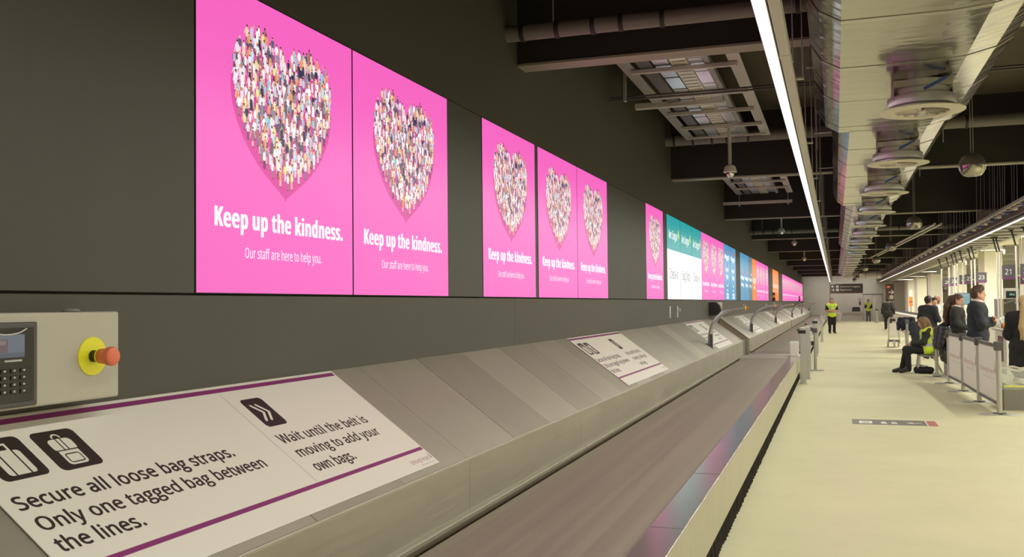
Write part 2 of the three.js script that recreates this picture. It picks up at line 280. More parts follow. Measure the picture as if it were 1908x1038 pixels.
// box lying on the slope: s0..s1 up the slope, z0..z1, between offsets o0 and o1 from its face
function onSlope(s0, s1, z0, z1, o0, o1, r = 0) {
  const L = s1 - s0, g = r ? new RoundedBoxGeometry(L, o1 - o0, Math.abs(z1 - z0), 2, r) : new THREE.BoxGeometry(L, o1 - o0, Math.abs(z1 - z0)); metreUV(g); const q = metreUV(g);
  q.rotateZ(slopeTurn); const c = slopeAt((s0 + s1) / 2, (z0 + z1) / 2, (o0 + o1) / 2); q.translate(c.x, c.y, c.z); return q;
}
function conveyor(z0, z1, label, bristleStep, plates, beltZ0, beltZ1) {
  const t = thing('baggage_conveyor', label, 'conveyor', [0, 0, z0]), at = (g) => { (Array.isArray(g) ? g : [g]).forEach((q) => q.translate(0, 0, -z0)); return g; }, r = rng(Math.round(-z1 * 10));
  // sloped cover of separate sheets
  for (let z = z0, k = 0; z > z1 + 0.05; z -= plates, k++) {
    const ze = Math.max(z - plates + 0.004, z1), lift = (r() - 0.5) * 0.003, g = onSlope(0.006, SL, z, ze, -0.012 + lift, lift, 0.002);
    mesh('cover_sheet', at(g), [mat.steel, mat.steelB, mat.steelC][Math.floor(r() * 3)], t);
  }
  mesh('cover_frame', at(prism([[SX0 - 0.004, 0.3], [SX0 - 0.004, SYB - 0.022], [WX + 0.004, 1.236], [WX + 0.004, 0.3]], z0 - 0.005, z1 + 0.005)), mat.endCover, t);
  const nose = rod(slopeAt(0.004, z0 - 0.001, -0.006), slopeAt(0.004, z1, -0.006), 0.0085, 12);
  mesh('nosing', at(nose), mat.steelC, t);
  for (let z = z0; z > z1 + 0.1; z -= plates * 3) { const ze = Math.max(z - plates * 3 + 0.003, z1); mesh('riser_sheet', at(rb(SX0 - 0.004, 0.462, z, SX0 + 0.004, SYB - 0.004, ze, 0.0015, 1)), mat.riser, t); }
  mesh('belt_skirt', at(rb(SX0 + 0.004, 0.474, beltZ0, SX0 + 0.03, 0.5, beltZ1, 0.004, 2)), mat.steelC, t);
  // belt with rounded ends
  mesh('belt', at(rb(SX0 + 0.058, 0.40, beltZ0, -0.894, 0.478, beltZ1, 0.036, 4)), mat.belt, t);
  mesh('belt_bed', at(bx(SX0 - 0.0, 0.03, z0 - 0.01, -0.76, 0.396, z1 + 0.01)), mat.black, t);
  for (const [a, b] of [[z0, beltZ0 + 0.015], [beltZ1 - 0.015, z1]]) if (a - b > 0.06) mesh('end_plate', at(rb(SX0 + 0.012, 0.44, a, -0.895, 0.486, b, 0.006)), mat.steelC, t);
  for (let z = z0; z > z1 + 0.1; z -= 1.55) { const ze = Math.max(z - 1.545, z1), d = (r() - 0.5) * 0.002; mesh('rim_plate', at(rb(-0.89, 0.482, z, -0.718, 0.496 + d, ze, 0.004)), mat.rim, t); }
  for (let z = z0; z > z1 + 0.1; z -= 1.9) { const ze = Math.max(z - 1.896, z1); mesh('side_panel', at(rb(-0.732, 0.158, z, -0.72, 0.4815, ze, 0.002, 1)), mat.side, t); }
  // brush along the floor
  const parts = [];
  for (let z = z0; z > z1; z -= bristleStep) {
    const top = 0.165, l = (r() - 0.5) * 0.03, bo = r() * 0.014, o = 0.004 + r() * 0.016, w = bristleStep * 0.75;
    const p = [V(-0.74, top, z), V(-0.74, top, z - w), V(-0.74 + o, bo, z - w * 0.7 + l), V(-0.74 + o, bo, z - w * 0.3 + l)];
    const q = p.map((v) => v.clone().add(V(-0.012, 0, 0))), f = [];
    const face = (a, b, c, d) => f.push(a, b, c, a, c, d);
    face(p[0], p[3], p[2], p[1]); face(q[0], q[1], q[2], q[3]); face(p[0], q[0], q[3], p[3]); face(p[1], p[2], q[2], q[1]); face(p[3], q[3], q[2], p[2]);
    parts.push(...f);
  }
  const bg = new THREE.BufferGeometry(); bg.setAttribute('position', new THREE.Float32BufferAttribute(parts.flatMap((v) => [v.x, v.y, v.z - z0]), 3)); bg.computeVertexNormals();
  const br = mesh('brush_strip', bg, mat.bristle, t); br.userData.kind = 'stuff';
  mesh('brush_holder', at(bx(-0.752, 0.15, z0, -0.734, 0.2, z1)), mat.black, t);
  return t;
}
conveyor(4.6, -20.78, 'long steel baggage conveyor with grey belt beside the control box', 0.011, 0.78, 4.55, -19.5);
conveyor(-22.25, -44.1, 'second steel baggage conveyor beyond the gap by the barrier posts', 0.03, 0.78, -22.32, -43.9);
conveyor(-44.6, -83.4, 'far steel baggage conveyor running up to the end wall', 0.1, 1.56, -44.7, -82.6);
{ // rollers and posts in the gap between the first two belts
  const t = thing('transfer_roller', 'steel transfer roller between the first and second belt', 'roller', [0, 0, -21.5]);
  mesh('roller', rod(V(-1.82, 0.445, 0.1), V(-0.78, 0.445, 0.1), 0.035, 18), mat.zinc, t);
  mesh('bed', rb(-1.86, 0, 0.7, -0.76, 0.4, -0.72, 0.004), mat.black, t);
  mesh('cross_bar', rb(-1.86, 0.4, -0.45, -0.76, 0.47, -0.58, 0.008), mat.steelC, t);
  mesh('side_plate', rb(-0.76, 0.0, 0.71, -0.722, 0.47, -0.74, 0.004), mat.side, t);
  mesh('post', rb(-1.93, 0, 0.36, -1.87, 0.79, 0.28, 0.004), mat.zinc, t); mesh('post', rb(-1.93, 0, -0.6, -1.87, 0.79, -0.68, 0.004), mat.steelC, t);
}

// ---------------------------------------------------------------- instruction signs on the slope
const SIGN_W = 2.36, SIGN_H = 0.765, PM = 868;
const signTex = canvas(2048, 664, (x) => {
  const X = (z) => (z - 2.08) * PM, Y = (s) => (0.81 - s) * PM;
  x.fillStyle = '#e9e5da'; x.fillRect(0, 0, 2048, 664);
  x.fillStyle = '#8a3573'; x.fillRect(0, Y(0.795), X(4.425), 0.025 * PM); x.fillRect(0, Y(0.172), X(4.43), 0.02 * PM);
  x.fillStyle = '#6a655c'; x.fillRect(X(3.424), Y(0.759), 1.6, 0.582 * PM);
  const ink = '#332b26';
  const icon = (z, s, w, h) => { x.fillStyle = ink; rr(x, X(z), Y(s), w * PM, h * PM, 20); x.fill(); };
  icon(2.155, 0.715, 0.175, 0.185); icon(2.372, 0.71, 0.18, 0.185); icon(3.497, 0.705, 0.158, 0.185);
  // suitcase
  x.fillStyle = '#e9e5da'; let a = X(2.155), b = Y(0.715); rr(x, a + 30, b + 52, 92, 92, 12); x.fill(); x.strokeStyle = '#e9e5da'; x.lineWidth = 8; x.strokeRect(a + 58, b + 26, 36, 26); x.strokeStyle = ink; x.lineWidth = 5; x.beginPath(); x.moveTo(a + 52, b + 52); x.lineTo(a + 52, b + 144); x.moveTo(a + 100, b + 52); x.lineTo(a + 100, b + 144); x.stroke();
  // rucksack
  a = X(2.372); b = Y(0.71); x.fillStyle = '#e9e5da'; rr(x, a + 36, b + 36, 84, 50, 16); x.fill(); rr(x, a + 42, b + 78, 72, 66, 14); x.fill(); x.strokeStyle = '#e9e5da'; x.lineWidth = 6; x.beginPath(); x.arc(a + 78, b + 32, 14, 3.1, 6.3); x.stroke();
  x.strokeStyle = ink; x.lineWidth = 4; x.beginPath(); x.moveTo(a + 36, b + 84); x.lineTo(a + 120, b + 84); x.moveTo(a + 70, b + 36); x.lineTo(a + 70, b + 84); x.moveTo(a + 86, b + 36); x.lineTo(a + 86, b + 84); x.stroke(); rr(x, a + 54, b + 100, 50, 34, 7); x.stroke();
  // double chevron
  a = X(3.497); b = Y(0.705); x.strokeStyle = '#e9e5da'; x.lineWidth = 13; x.lineCap = 'round'; x.lineJoin = 'round'; for (const d of [0, 34]) { x.beginPath(); x.moveTo(a + 34 + d, b + 38); x.lineTo(a + 66 + d, b + 82); x.lineTo(a + 34 + d, b + 124); x.stroke(); }
  x.fillStyle = ink; const f = 'bold #px sans-serif', f2 = '#px sans-serif';
  const L = (t, z0, z1, s, font = f) => fit(x, t, X(z0), Y(s), (z1 - z0) * PM, 66, font);
  x.strokeStyle = ink;
  L('Secure all loose bag straps.', 2.117, 3.15, 0.414, f2); L('Only one tagged bag between', 2.125, 3.258, 0.322, f2); L('the lines.', 2.125, 2.478, 0.234, f2);
  L('Wait until the belt is', 3.476, 4.25, 0.412, f2); L('moving to add your', 3.488, 4.234, 0.320, f2); L('own bags.', 3.5, 3.846, 0.225, f2);
  for (const [dx, dy] of [[1.6, 0], [-1.6, 0], [0, 1.2], [0, -1.2]]) { x.setTransform(1, 0, 0, 1, dx, dy); L('Secure all loose bag straps.', 2.117, 3.15, 0.414, f2); L('Only one tagged bag between', 2.125, 3.258, 0.322, f2); L('the lines.', 2.125, 2.478, 0.234, f2); L('Wait until the belt is', 3.476, 4.25, 0.412, f2); L('moving to add your', 3.488, 4.234, 0.320, f2); L('own bags.', 3.5, 3.846, 0.225, f2); }
  x.setTransform(1, 0, 0, 1, 0, 0); x.globalAlpha = 1;
  x.fillStyle = '#a05a78'; fit(x, 'Edinburgh Airport', X(4.19), Y(0.086), 0.215 * PM, 30, f2); x.fillStyle = '#8a8279'; x.beginPath(); x.moveTo(X(4.413), Y(0.088)); x.lineTo(X(4.42), Y(0.135)); x.lineTo(X(4.428), Y(0.088)); x.fill(); x.fillStyle = '#b5aea0'; fit(x, 'Where Scotland meets the world', X(4.26), Y(0.06), 0.15 * PM, 13, f2);
});
const signMat = new THREE.MeshPhysicalMaterial({ map: signTex, roughness: 0.5, specularIntensity: 0.6 });
const SIGNS = [[2.08, 'white instruction sign on the steel slope below the control box'], [9.08, 'white instruction sign on the long conveyor slope, clear of any arm'], [16.64, 'white instruction sign behind the first curved arm'], [25.2, 'white instruction sign behind the second curved arm'], [36.0, 'white instruction sign behind the third curved arm'], [49.5, 'white instruction sign on the far conveyor slope'], [63.5, 'white instruction sign on the far conveyor slope'], [75.5, 'white instruction sign on the far conveyor slope']];
for (const [z, label] of SIGNS) {
  const t = thing('instruction_sign', label, 'sign', [0, 0, 0], 0, /far/.test(label) ? 'signs on the far slope' : undefined);
  mesh('board', onSlope(0.045, 0.81, -z, -z - SIGN_W, 0.0018, 0.0042), mat.white, t);
  mesh('print', quad(slopeAt(0.045, -z, 0.0046), slopeAt(0.045, -z - SIGN_W, 0.0046), slopeAt(0.81, -z, 0.0046)), signMat, t);
}

// ---------------------------------------------------------------- curved arms with stop buttons
const ARMS = [[-16.17, 'shiny steel curved arm rising in front of the third sign'], [-24.4, 'steel curved arm on the second conveyor'], [-34.7, 'dark curved arm nearest the beacon box'], [-48.2, 'thin curved arm on the far conveyor'], [-62, 'thin curved arm on the far conveyor'], [-80, 'thin curved arm on the far conveyor']];
ARMS.forEach(([z, label], i) => {
  const b = slopeAt(0.16, z), t = thing('curved_arm', label, 'arm', [b.x, b.y, z], 0, i > 2 ? 'curved arms on the far conveyor' : undefined), m = i < 1 ? mat.silver : mat.zinc;
  mesh('pole', tube([V(0, -0.02, 0), V(0.003, 0.16, 0), V(0.055, 0.36, 0), V(0.19, 0.52, 0), V(0.36, 0.605, 0), V(0.585, 0.633, 0)], 0.034, 40, 14), m, t);
  mesh('base_bracket', [rb(0.0, -0.045, 0.045, 0.046, 0.2, -0.045, 0.006), onSlope(0.09, 0.23, z + 0.07, z - 0.07, 0.001, 0.008).translate(-b.x, -b.y, -z)], mat.darkGrey, t);
  if (i === 0) mesh('notice', rb(0.05, -0.06, 0.04, 0.054, 0.21, -0.05, 0.001, 1), mat.white, t);
  mesh('end_ring', rod(V(0.585, 0.633, 0), V(0.602, 0.634, 0), 0.036, 16), mat.yellow, t);
  mesh('stop_button', rod(V(0.602, 0.634, 0), V(0.64, 0.635, 0), 0.02, 16), mat.red, t);
});

// ---------------------------------------------------------------- control box with keypad and stop button
{
  const t = thing('control_box', 'grey wall control box with keypad and big red stop button', 'control box', [-2.38, 1.29, -2.715]);
  mesh('body', rb(-0.15, 0.004, 0.62, 0, 0.301, 0, 0.008, 3), mat.paint, t);
  mesh('cable_gland', lathe([[0, 0], [0.03, 0], [0.03, 0.006], [0.02, 0.012], [0, 0.012]]).translate(-0.06, 0.301, 0.16), mat.grey, t);
  const d = mesh('stop_disc', rod(V(0, 0.151, 0.128), V(0.004, 0.151, 0.128), 0.0645, 40), mat.yellow, t);
  mesh('button_collar', rod(V(0.004, 0.151, 0.128), V(0.03, 0.151, 0.128), 0.02, 20), mat.black, t);
  mesh('collar_ring', rod(V(0.03, 0.151, 0.128), V(0.036, 0.151, 0.128), 0.024, 20), mat.yellow, t);
  const bt = lathe([[0, 0], [0.025, 0], [0.0265, 0.02], [0.032, 0.038], [0.0325, 0.05], [0.028, 0.056], [0.015, 0.0585], [0, 0.059]]); bt.rotateZ(-Math.PI / 2); bt.translate(0.036, 0.151, 0.128);
  mesh('stop_button', bt, mat.red, t);
  // keypad in a recessed frame
  mesh('keypad_frame', [rb(0, 0.012, 0.612, 0.012, 0.272, 0.37, 0.006)], mat.darkGrey, t);
  const kp = mesh('keypad_face', rb(0.012, 0.028, 0.595, 0.015, 0.255, 0.388, 0.001, 1), mat.blackGloss, t);
  const scr = canvas(128, 128, (x) => { x.fillStyle = '#6d7480'; x.fillRect(0, 0, 128, 128); x.fillStyle = '#59606b'; x.fillRect(0, 100, 128, 28); x.fillStyle = '#6b5a5e'; x.fillRect(48, 24, 30, 74); x.fillStyle = '#857a7c'; x.fillRect(52, 34, 20, 22); });
  mesh('keypad_screen', quad(V(0.0155, 0.165, 0.585), V(0.0155, 0.165, 0.425), V(0.0155, 0.235, 0.585)), emis(scr, 0.75), t);
  mesh('label_strip', rb(0.015, 0.152, 0.5, 0.0165, 0.158, 0.435, 0.0005, 1), mat.lightGrey, t);
  for (let j = 0; j < 4; j++) for (let i = 0; i < 4; i++) { const k = mesh('key', rb(0.015, 0.118 - j * 0.021, 0.55 - i * 0.036, 0.0185, 0.131 - j * 0.021, 0.525 - i * 0.036, 0.0015, 1), mat.blackGloss, t); mesh('key_print', bx(0.0185, 0.122 - j * 0.021, 0.541 - i * 0.036, 0.0188, 0.128 - j * 0.021, 0.534 - i * 0.036), mat.lightGrey, k); }
  mesh('curved_reflection', tube([V(0.018, 0.25, 0.58), V(0.02, 0.238, 0.53), V(0.02, 0.235, 0.49), V(0.02, 0.24, 0.45), V(0.018, 0.252, 0.42)], 0.0022, 20, 6), mat.white, t);  // white tube modelled in place of a reflection curving across the keypad screen
}
{ // second control box with its black hood, seen from the side
  const t = thing('hooded_control_box', 'grey control box with a black hood beside the first curved arm', 'control box', [WX, 1.34, -20.6]);
  mesh('body', rb(0, 0, 0, 0.15, 0.27, -0.95, 0.008), mat.lightGrey, t);
  const g = prism([[0, 0], [0.17, 0], [0.25, 0.1], [0.22, 0.2], [0.15, 0.27], [0, 0.27]], 0.22, 0); mesh('hood', g, mat.black, t);
  mesh('stop_button', rod(V(0.15, 0.13, -0.4), V(0.2, 0.13, -0.4), 0.03, 14), mat.red, t);
}
for (const [z, label] of [[-15.35, 'plain white plate on the dark lower wall'], [-16.13, 'white plate with a small lock on the dark lower wall']]) {
  const t = thing('wall_plate', label, 'plate', [WX, 1.36, z]);
  mesh('plate', rb(0, 0, 0.05, 0.008, 0.19, -0.05, 0.003), mat.white, t);
  mesh('lower_label', bx(0.008, 0.01, 0.04, 0.0095, 0.06, -0.04), mat.lightGrey, t);
  if (z < -16) mesh('lock', rod(V(0.008, 0.12, -0.02), V(0.05, 0.12, -0.02), 0.03, 14), mat.silver, t);
}
for (const [z, label] of [[-28.4, 'pair of thin white plates below the blue screens'], [-37.8, 'pair of thin white plates below the far pink screens']]) { const t = thing('wall_plate', label, 'plate', [WX, 1.37, z]); mesh('plate', rb(0, 0, 0.05, 0.008, 0.18, -0.03, 0.003), mat.white, t); mesh('plate', rb(0, 0, -0.45, 0.008, 0.18, -0.55, 0.003), mat.white, t); }
function beacon(z, label) {
  const b = slopeAt(0.55, z), t = thing('signal_beacon', label, 'beacon', [b.x, b.y, z]);
  mesh('pole', cyl(0.025, 0.025, 0.62, 0, -0.01, 0, 12), mat.zinc, t);
  mesh('box', rb(0.05, 0.16, 0.1, 0.29, 0.42, -0.1, 0.01), mat.grey, t); mesh('box_arm', rb(-0.02, 0.26, 0.03, 0.06, 0.32, -0.03, 0.004), mat.zinc, t);
  mesh('lamp_case', cyl(0.06, 0.06, 0.16, 0, 0.52, 0, 16), mat.black, t); mesh('amber_lens', cyl(0.055, 0.055, 0.1, 0, 0.68, 0, 16), mat.orange, t); mesh('lamp_case', cyl(0.06, 0.05, 0.1, 0, 0.78, 0, 16), mat.black, t);
}
beacon(-39.3, 'black and amber signal beacon with grey box at the slope'); beacon(-68, 'small far signal beacon near the end wall');

// ---------------------------------------------------------------- barrier posts beside the conveyor
function slimPost(x, z, h, label, arm) {
  const t = thing('gate_post', label, 'post', [x, 0, z]);
  mesh('foot', rb(-0.075, 0, 0.09, 0.075, 0.012, -0.09, 0.003), mat.zinc, t); mesh('column', rb(-0.05, 0.012, 0.06, 0.05, h, -0.06, 0.008), mat.silver, t);
  if (arm) mesh('arm', rb(-0.085, h - 0.12, 0.075, 0.06, h - 0.05, -0.075, 0.01), mat.black, t);
}
slimPost(-0.615, -19.5, 1.1, 'thick silver gate post at the end of the first belt', true); slimPost(-0.57, -20.7, 1.08, 'silver gate post just behind the thick one', false); slimPost(-0.6, -22.9, 1.06, 'slim silver gate post next to the folding stanchion', false);
slimPost(-0.56, -29.5, 1.08, 'silver gate post beside the second white cabinet', true); slimPost(-0.56, -31.2, 1.0, 'far slim gate post beyond the white cabinets', false); slimPost(-0.52, -40, 1.05, 'cream gate post near the far conveyor', false);
{
  const t = thing('belt_stanchion', 'grey stanchion with round base and hinged top arm by the gate posts', 'stanchion', [-0.46, 0, -23.3]);
  mesh('base', lathe([[0, 0], [0.2, 0], [0.2, 0.012], [0.16, 0.022], [0.05, 0.03], [0, 0.03]]), mat.grey, t);
  mesh('pole', cyl(0.034, 0.034, 0.88, 0, 0.03, 0, 18), mat.silver, t); mesh('cassette', rb(-0.055, 0.88, 0.05, 0.055, 0.985, -0.05, 0.012), mat.darkGrey, t);
  mesh('belt_arm', [rb(-0.4, 0.915, 0.02, -0.05, 0.965, -0.02, 0.004), rod(V(-0.04, 0.96, 0), V(-0.22, 1.09, 0.03), 0.02, 8)], mat.darkGrey, t);
  mesh('clip', rb(-0.09, 0.58, 0.02, -0.03, 0.68, -0.02, 0.006), mat.black, t);
}
for (const [x, z, y0, y1, label] of [[-0.84, -20.3, 0.497, 0.79, 'white cabinet standing on the rim of the first conveyor'], [-0.82, -31, 0.497, 0.86, 'white cabinet on the rim of the second conveyor']]) {
  const t = thing('rim_cabinet', label, 'cabinet', [x, y0, z]);
  mesh('body', rb(-0.05, 0, 0.16, 0.115, y1 - y0, -0.16, 0.006), mat.white, t); mesh('door', rb(-0.04, 0.012, 0.165, 0.105, y1 - y0 - 0.012, 0.16, 0.002, 1), mat.white, t);
}

// ================================================================= CEILING WORKS
for (let k = -1; k < 10; k++) {
  const z = -7.68 - 8.08 * k - 0.11, t = thing('ceiling_beam', 'dark steel beam crossing under the hall ceiling', 'beam', [0, 3.64, z], 0, 'steel beams of the hall ceiling');
  mesh('web', bx(WX - 0.012, 0.022, 0.1, 4.13, CY - 3.64, 0.06), mat.beam, t);
  mesh('bottom_flange', rb(WX - 0.012, 0, 0.11, 4.13, 0.022, -0.11, 0.003, 1), mat.flange, t);
  mesh('rear_web', bx(WX - 0.012, 0.022, -0.06, 4.13, CY - 3.64, -0.1), mat.beam, t);
}
function crossPipe(z, y, r, label, m = mat.darkGrey) {
  const t = thing('ceiling_pipe', label, 'pipe', [WX - 0.012, y, z]);
  mesh('pipe', rod(V(0, 0, 0), V(6.66, 0, 0), r, 20), m, t);
  for (const x of [0.12, 0.42, 0.72, 0.95, 1.28, 2.05, 2.3, 2.68, 4.4]) mesh('clamp', rod(V(x, 0, 0), V(x + 0.035, 0, 0), r * 1.13, 20), mat.black, t);
  for (const x of [0.4, 2.3, 4.2]) mesh('hanger', rod(V(x, r * 0.9, 0), V(x, CY - y, 0), 0.006, 6), mat.zinc, t);
}
const pipeMat = M(0.20, 0.18, 0.16, 0.45, { map: soft });
crossPipe(-7.42, 3.845, 0.064, 'grey clamped pipe in front of the nearest ceiling beam', pipeMat); crossPipe(-15.3, 4.22, 0.09, 'grey pipe above the second ceiling beam', pipeMat); crossPipe(-31.0, 3.82, 0.07, 'brown pipe along a middle ceiling beam', pipeMat);

function trayRack(z0, bars, len, label, lowBar) {
  const t = thing('cable_rack', label, 'cable rack', [0, 4.15, z0]), zz = (z) => z - z0, z1 = z0 - len, r = rng(Math.round(-z0 * 7));
  for (const [x0, x1, z, h, w] of bars) mesh('support_bar', rb(x0, 0, zz(z) + w / 2, x1, h, zz(z) - w / 2, 0.004, 1), mat.lightGrey, t);
  mesh('side_plate', bx(-1.04, 0.05, 0, -0.9, 0.06, zz(z1)), mat.lightGrey, t); mesh('side_plate', bx(-2.2, 0.05, 0, -2.06, 0.06, zz(z1)), mat.grey, t);
  mesh('side_rail', bx(-1.29, 0.05, 0, -1.23, 0.12, zz(z1)), mat.grey, t);
  for (const x of [-1.64, -1.47]) mesh('ladder_rail', bx(x, 0.05, 0, x + 0.012, 0.11, zz(z1)), mat.ladderZinc, t);
  for (let z = 0; z > -len + 0.1; z -= 0.16) mesh('rung', bx(-1.628, 0.055, z, -1.47, 0.075, z - 0.12), mat.ladderZinc, t);
  for (let z = 0; z > -len + 0.3; z -= 0.62) { mesh('white_tile', rb(-1.452, 0.06, z, -1.3, 0.075, z - 0.585, 0.003, 1), mat.foilTile, t); mesh('white_tile', rb(-1.83, 0.06, z - 0.2, -1.66, 0.075, z - 0.76, 0.003, 1), mat.foilTile, t); }
  for (let k = 0; k < 5; k++) { const x = -1.86 - k * 0.028; mesh('cable', tube([0, 0.25, 0.5, 0.75, 1].map((f) => V(x + (r() - 0.5) * 0.014, 0.075 + (r() - 0.5) * 0.01, -len * f)), 0.011, 24, 6), [mat.black, pipeMat, mat.purple, mat.grey][k % 4], t); }
  mesh('cable_channel', bx(-2.0, 0.05, 0, -1.85, 0.06, zz(z1)), mat.darkGrey, t);
  for (const x of [-2.13, -0.97]) for (let z = -0.5; z > -len; z -= 2.2) mesh('hanger_rod', rod(V(x, 0.05, z), V(x, CY - 4.15, z), 0.006, 6), mat.zinc, t);
  if (lowBar) { mesh('low_bar', rb(-2.42, -0.29, zz(lowBar) + 0.03, -0.88, -0.225, zz(lowBar) - 0.03, 0.004), mat.lightGrey, t); for (const x of [-2.05, -0.97]) { mesh('low_hanger', rod(V(x, -0.31, zz(lowBar)), V(x, 0.05, zz(lowBar)), 0.008, 6), mat.zinc, t); mesh('hanger_nut', cyl(0.012, 0.03, 0.05, x, -0.335, zz(lowBar), 10), mat.grey, t); } }
}
trayRack(-8.3, [[-2.1, -0.95, -9.3, 0.045, 0.05], [-2.1, -0.95, -10.4, 0.045, 0.06], [-2.11, -0.96, -11.78, 0.045, 0.06], [-2.44, -1.3, -12.31, 0.07, 0.11], [-2.12, -0.97, -12.9, 0.045, 0.05], [-2.1, -0.95, -14.02, 0.045, 0.06], [-2.1, -0.95, -14.85, 0.03, 0.04]], 7.0, 'cable rack with white tiles above the first bay of the dark wall');
trayRack(-16.4, [[-2.1, -0.95, -18.2, 0.045, 0.06], [-2.1, -0.95, -19.6, 0.045, 0.06], [-2.1, -0.95, -20.8, 0.045, 0.06], [-2.1, -0.95, -22.0, 0.045, 0.06]], 7.0, 'cable rack with a low hanging bar above the second bay', -22.4);
trayRack(-48.8, [[-2.2, -0.9, -50, 0.06, 0.08], [-2.2, -0.9, -52, 0.06, 0.08], [-2.2, -0.9, -54, 0.06, 0.08]], 6.6, 'far cable rack between beams near the end wall'); 
trayRack(-65, [[-2.2, -0.9, -66, 0.06, 0.08], [-2.2, -0.9, -68, 0.06, 0.08], [-2.2, -0.9, -70, 0.06, 0.08]], 6.6, 'last cable rack before the end wall');
{ const t = thing('thin_conduit', 'thin dark conduit crossing the first ceiling bay', 'conduit', [0, 4.05, -11.2]); for (const d of [0, 0.04]) mesh('tube', rod(V(WX - 0.012, d, -d), V(3.0, d, -d), 0.011, 8), mat.darkGrey, t); for (const x of [-2.35, 0.2, 2]) mesh('clip', rb(x - 0.015, -0.02, 0.02, x + 0.015, CY - 4.05, -0.06, 0.004, 1), mat.zinc, t); }

function domeCamera(x, y, z, top, label, group) {
  const t = thing('dome_camera', label, 'camera', [x, y, z], 0, group);
  mesh('pole', cyl(0.026, 0.026, top - y - 0.13, 0, 0.13, 0, 14), mat.lightGrey, t); mesh('ceiling_plate', cyl(0.07, 0.07, 0.02, 0, top - y - 0.02, 0, 18), mat.lightGrey, t);
  mesh('housing', lathe([[0, 0.145], [0.055, 0.145], [0.08, 0.12], [0.098, 0.05], [0.1, 0.045], [0.085, 0.04], [0, 0.04]], 24), mat.white, t);
  mesh('dome', lathe([[0.062, 0.04], [0.06, 0.015], [0.047, -0.012], [0.025, -0.028], [0, -0.034]], 20), mat.chrome, t);
}
domeCamera(-1.41, 3.45, -14.05, 4.15, 'white dome camera on a long pole under the cable rack');
domeCamera(-1.45, 3.62, -28.9, 4.7, 'white dome camera on a short pole above the blue screens', 'far dome cameras'); domeCamera(-1.33, 3.62, -35, 4.7, 'white dome camera on a short pole above the blue screens', 'far dome cameras'); domeCamera(-1.3, 3.5, -45.5, 4.7, 'white dome camera on a short pole above the blue screens', 'far dome cameras');

// ---------------------------------------------------------------- long lamp over the aisle with its trunking
{
  const t = thing('linear_light', 'long glowing strip lamp hung over the aisle', 'lamp', [-0.336, 3.1, 0]);
  for (let z = 8; z > -77; z -= 2.84) { const s = mesh('housing', rb(-0.036, 0.0, z, 0.036, 0.06, z - 2.838, 0.003, 1), mat.lightGrey, t); mesh('diffuser_strip', bx(-0.031, -0.005, z, 0.031, 0, z - 2.84), lampGlow, s); mesh('hanger_rod', rod(V(0, 0.06, z - 1.4), V(0, CY - 3.1, z - 1.4), 0.004, 6), mat.zinc, t); }
  const c = thing('cable_trunking', 'grey cable trunking running beside the aisle lamp', 'trunking', [-0.262, 3.1, 0]);
  for (let z = 8; z > -77; z -= 2.0) { mesh('trunk', rb(-0.03, -0.002, z, 0.03, 0.065, z - 1.995, 0.003, 1), mat.lightGrey, c); mesh('joint', rb(-0.033, -0.005, z + 0.03, 0.033, 0.07, z - 0.03, 0.003, 1), mat.paint, c); }
  for (let z = 5; z > -77; z -= 2.85) { mesh('bracket', bx(-0.03, 0.065, z, 0.035, 0.075, z - 0.04), mat.zinc, c); mesh('hanger_rod', rod(V(0.03, 0.07, z), V(0.03, CY - 3.1, z), 0.005, 6), mat.zinc, c); mesh('hanger_rod', rod(V(0.075, 0.07, z - 0.5), V(0.075, CY - 3.1, z - 0.5), 0.005, 6), mat.zinc, c); mesh('bracket', bx(-0.03, 0.055, z - 0.48, 0.085, 0.07, z - 0.52), mat.zinc, c); }
}

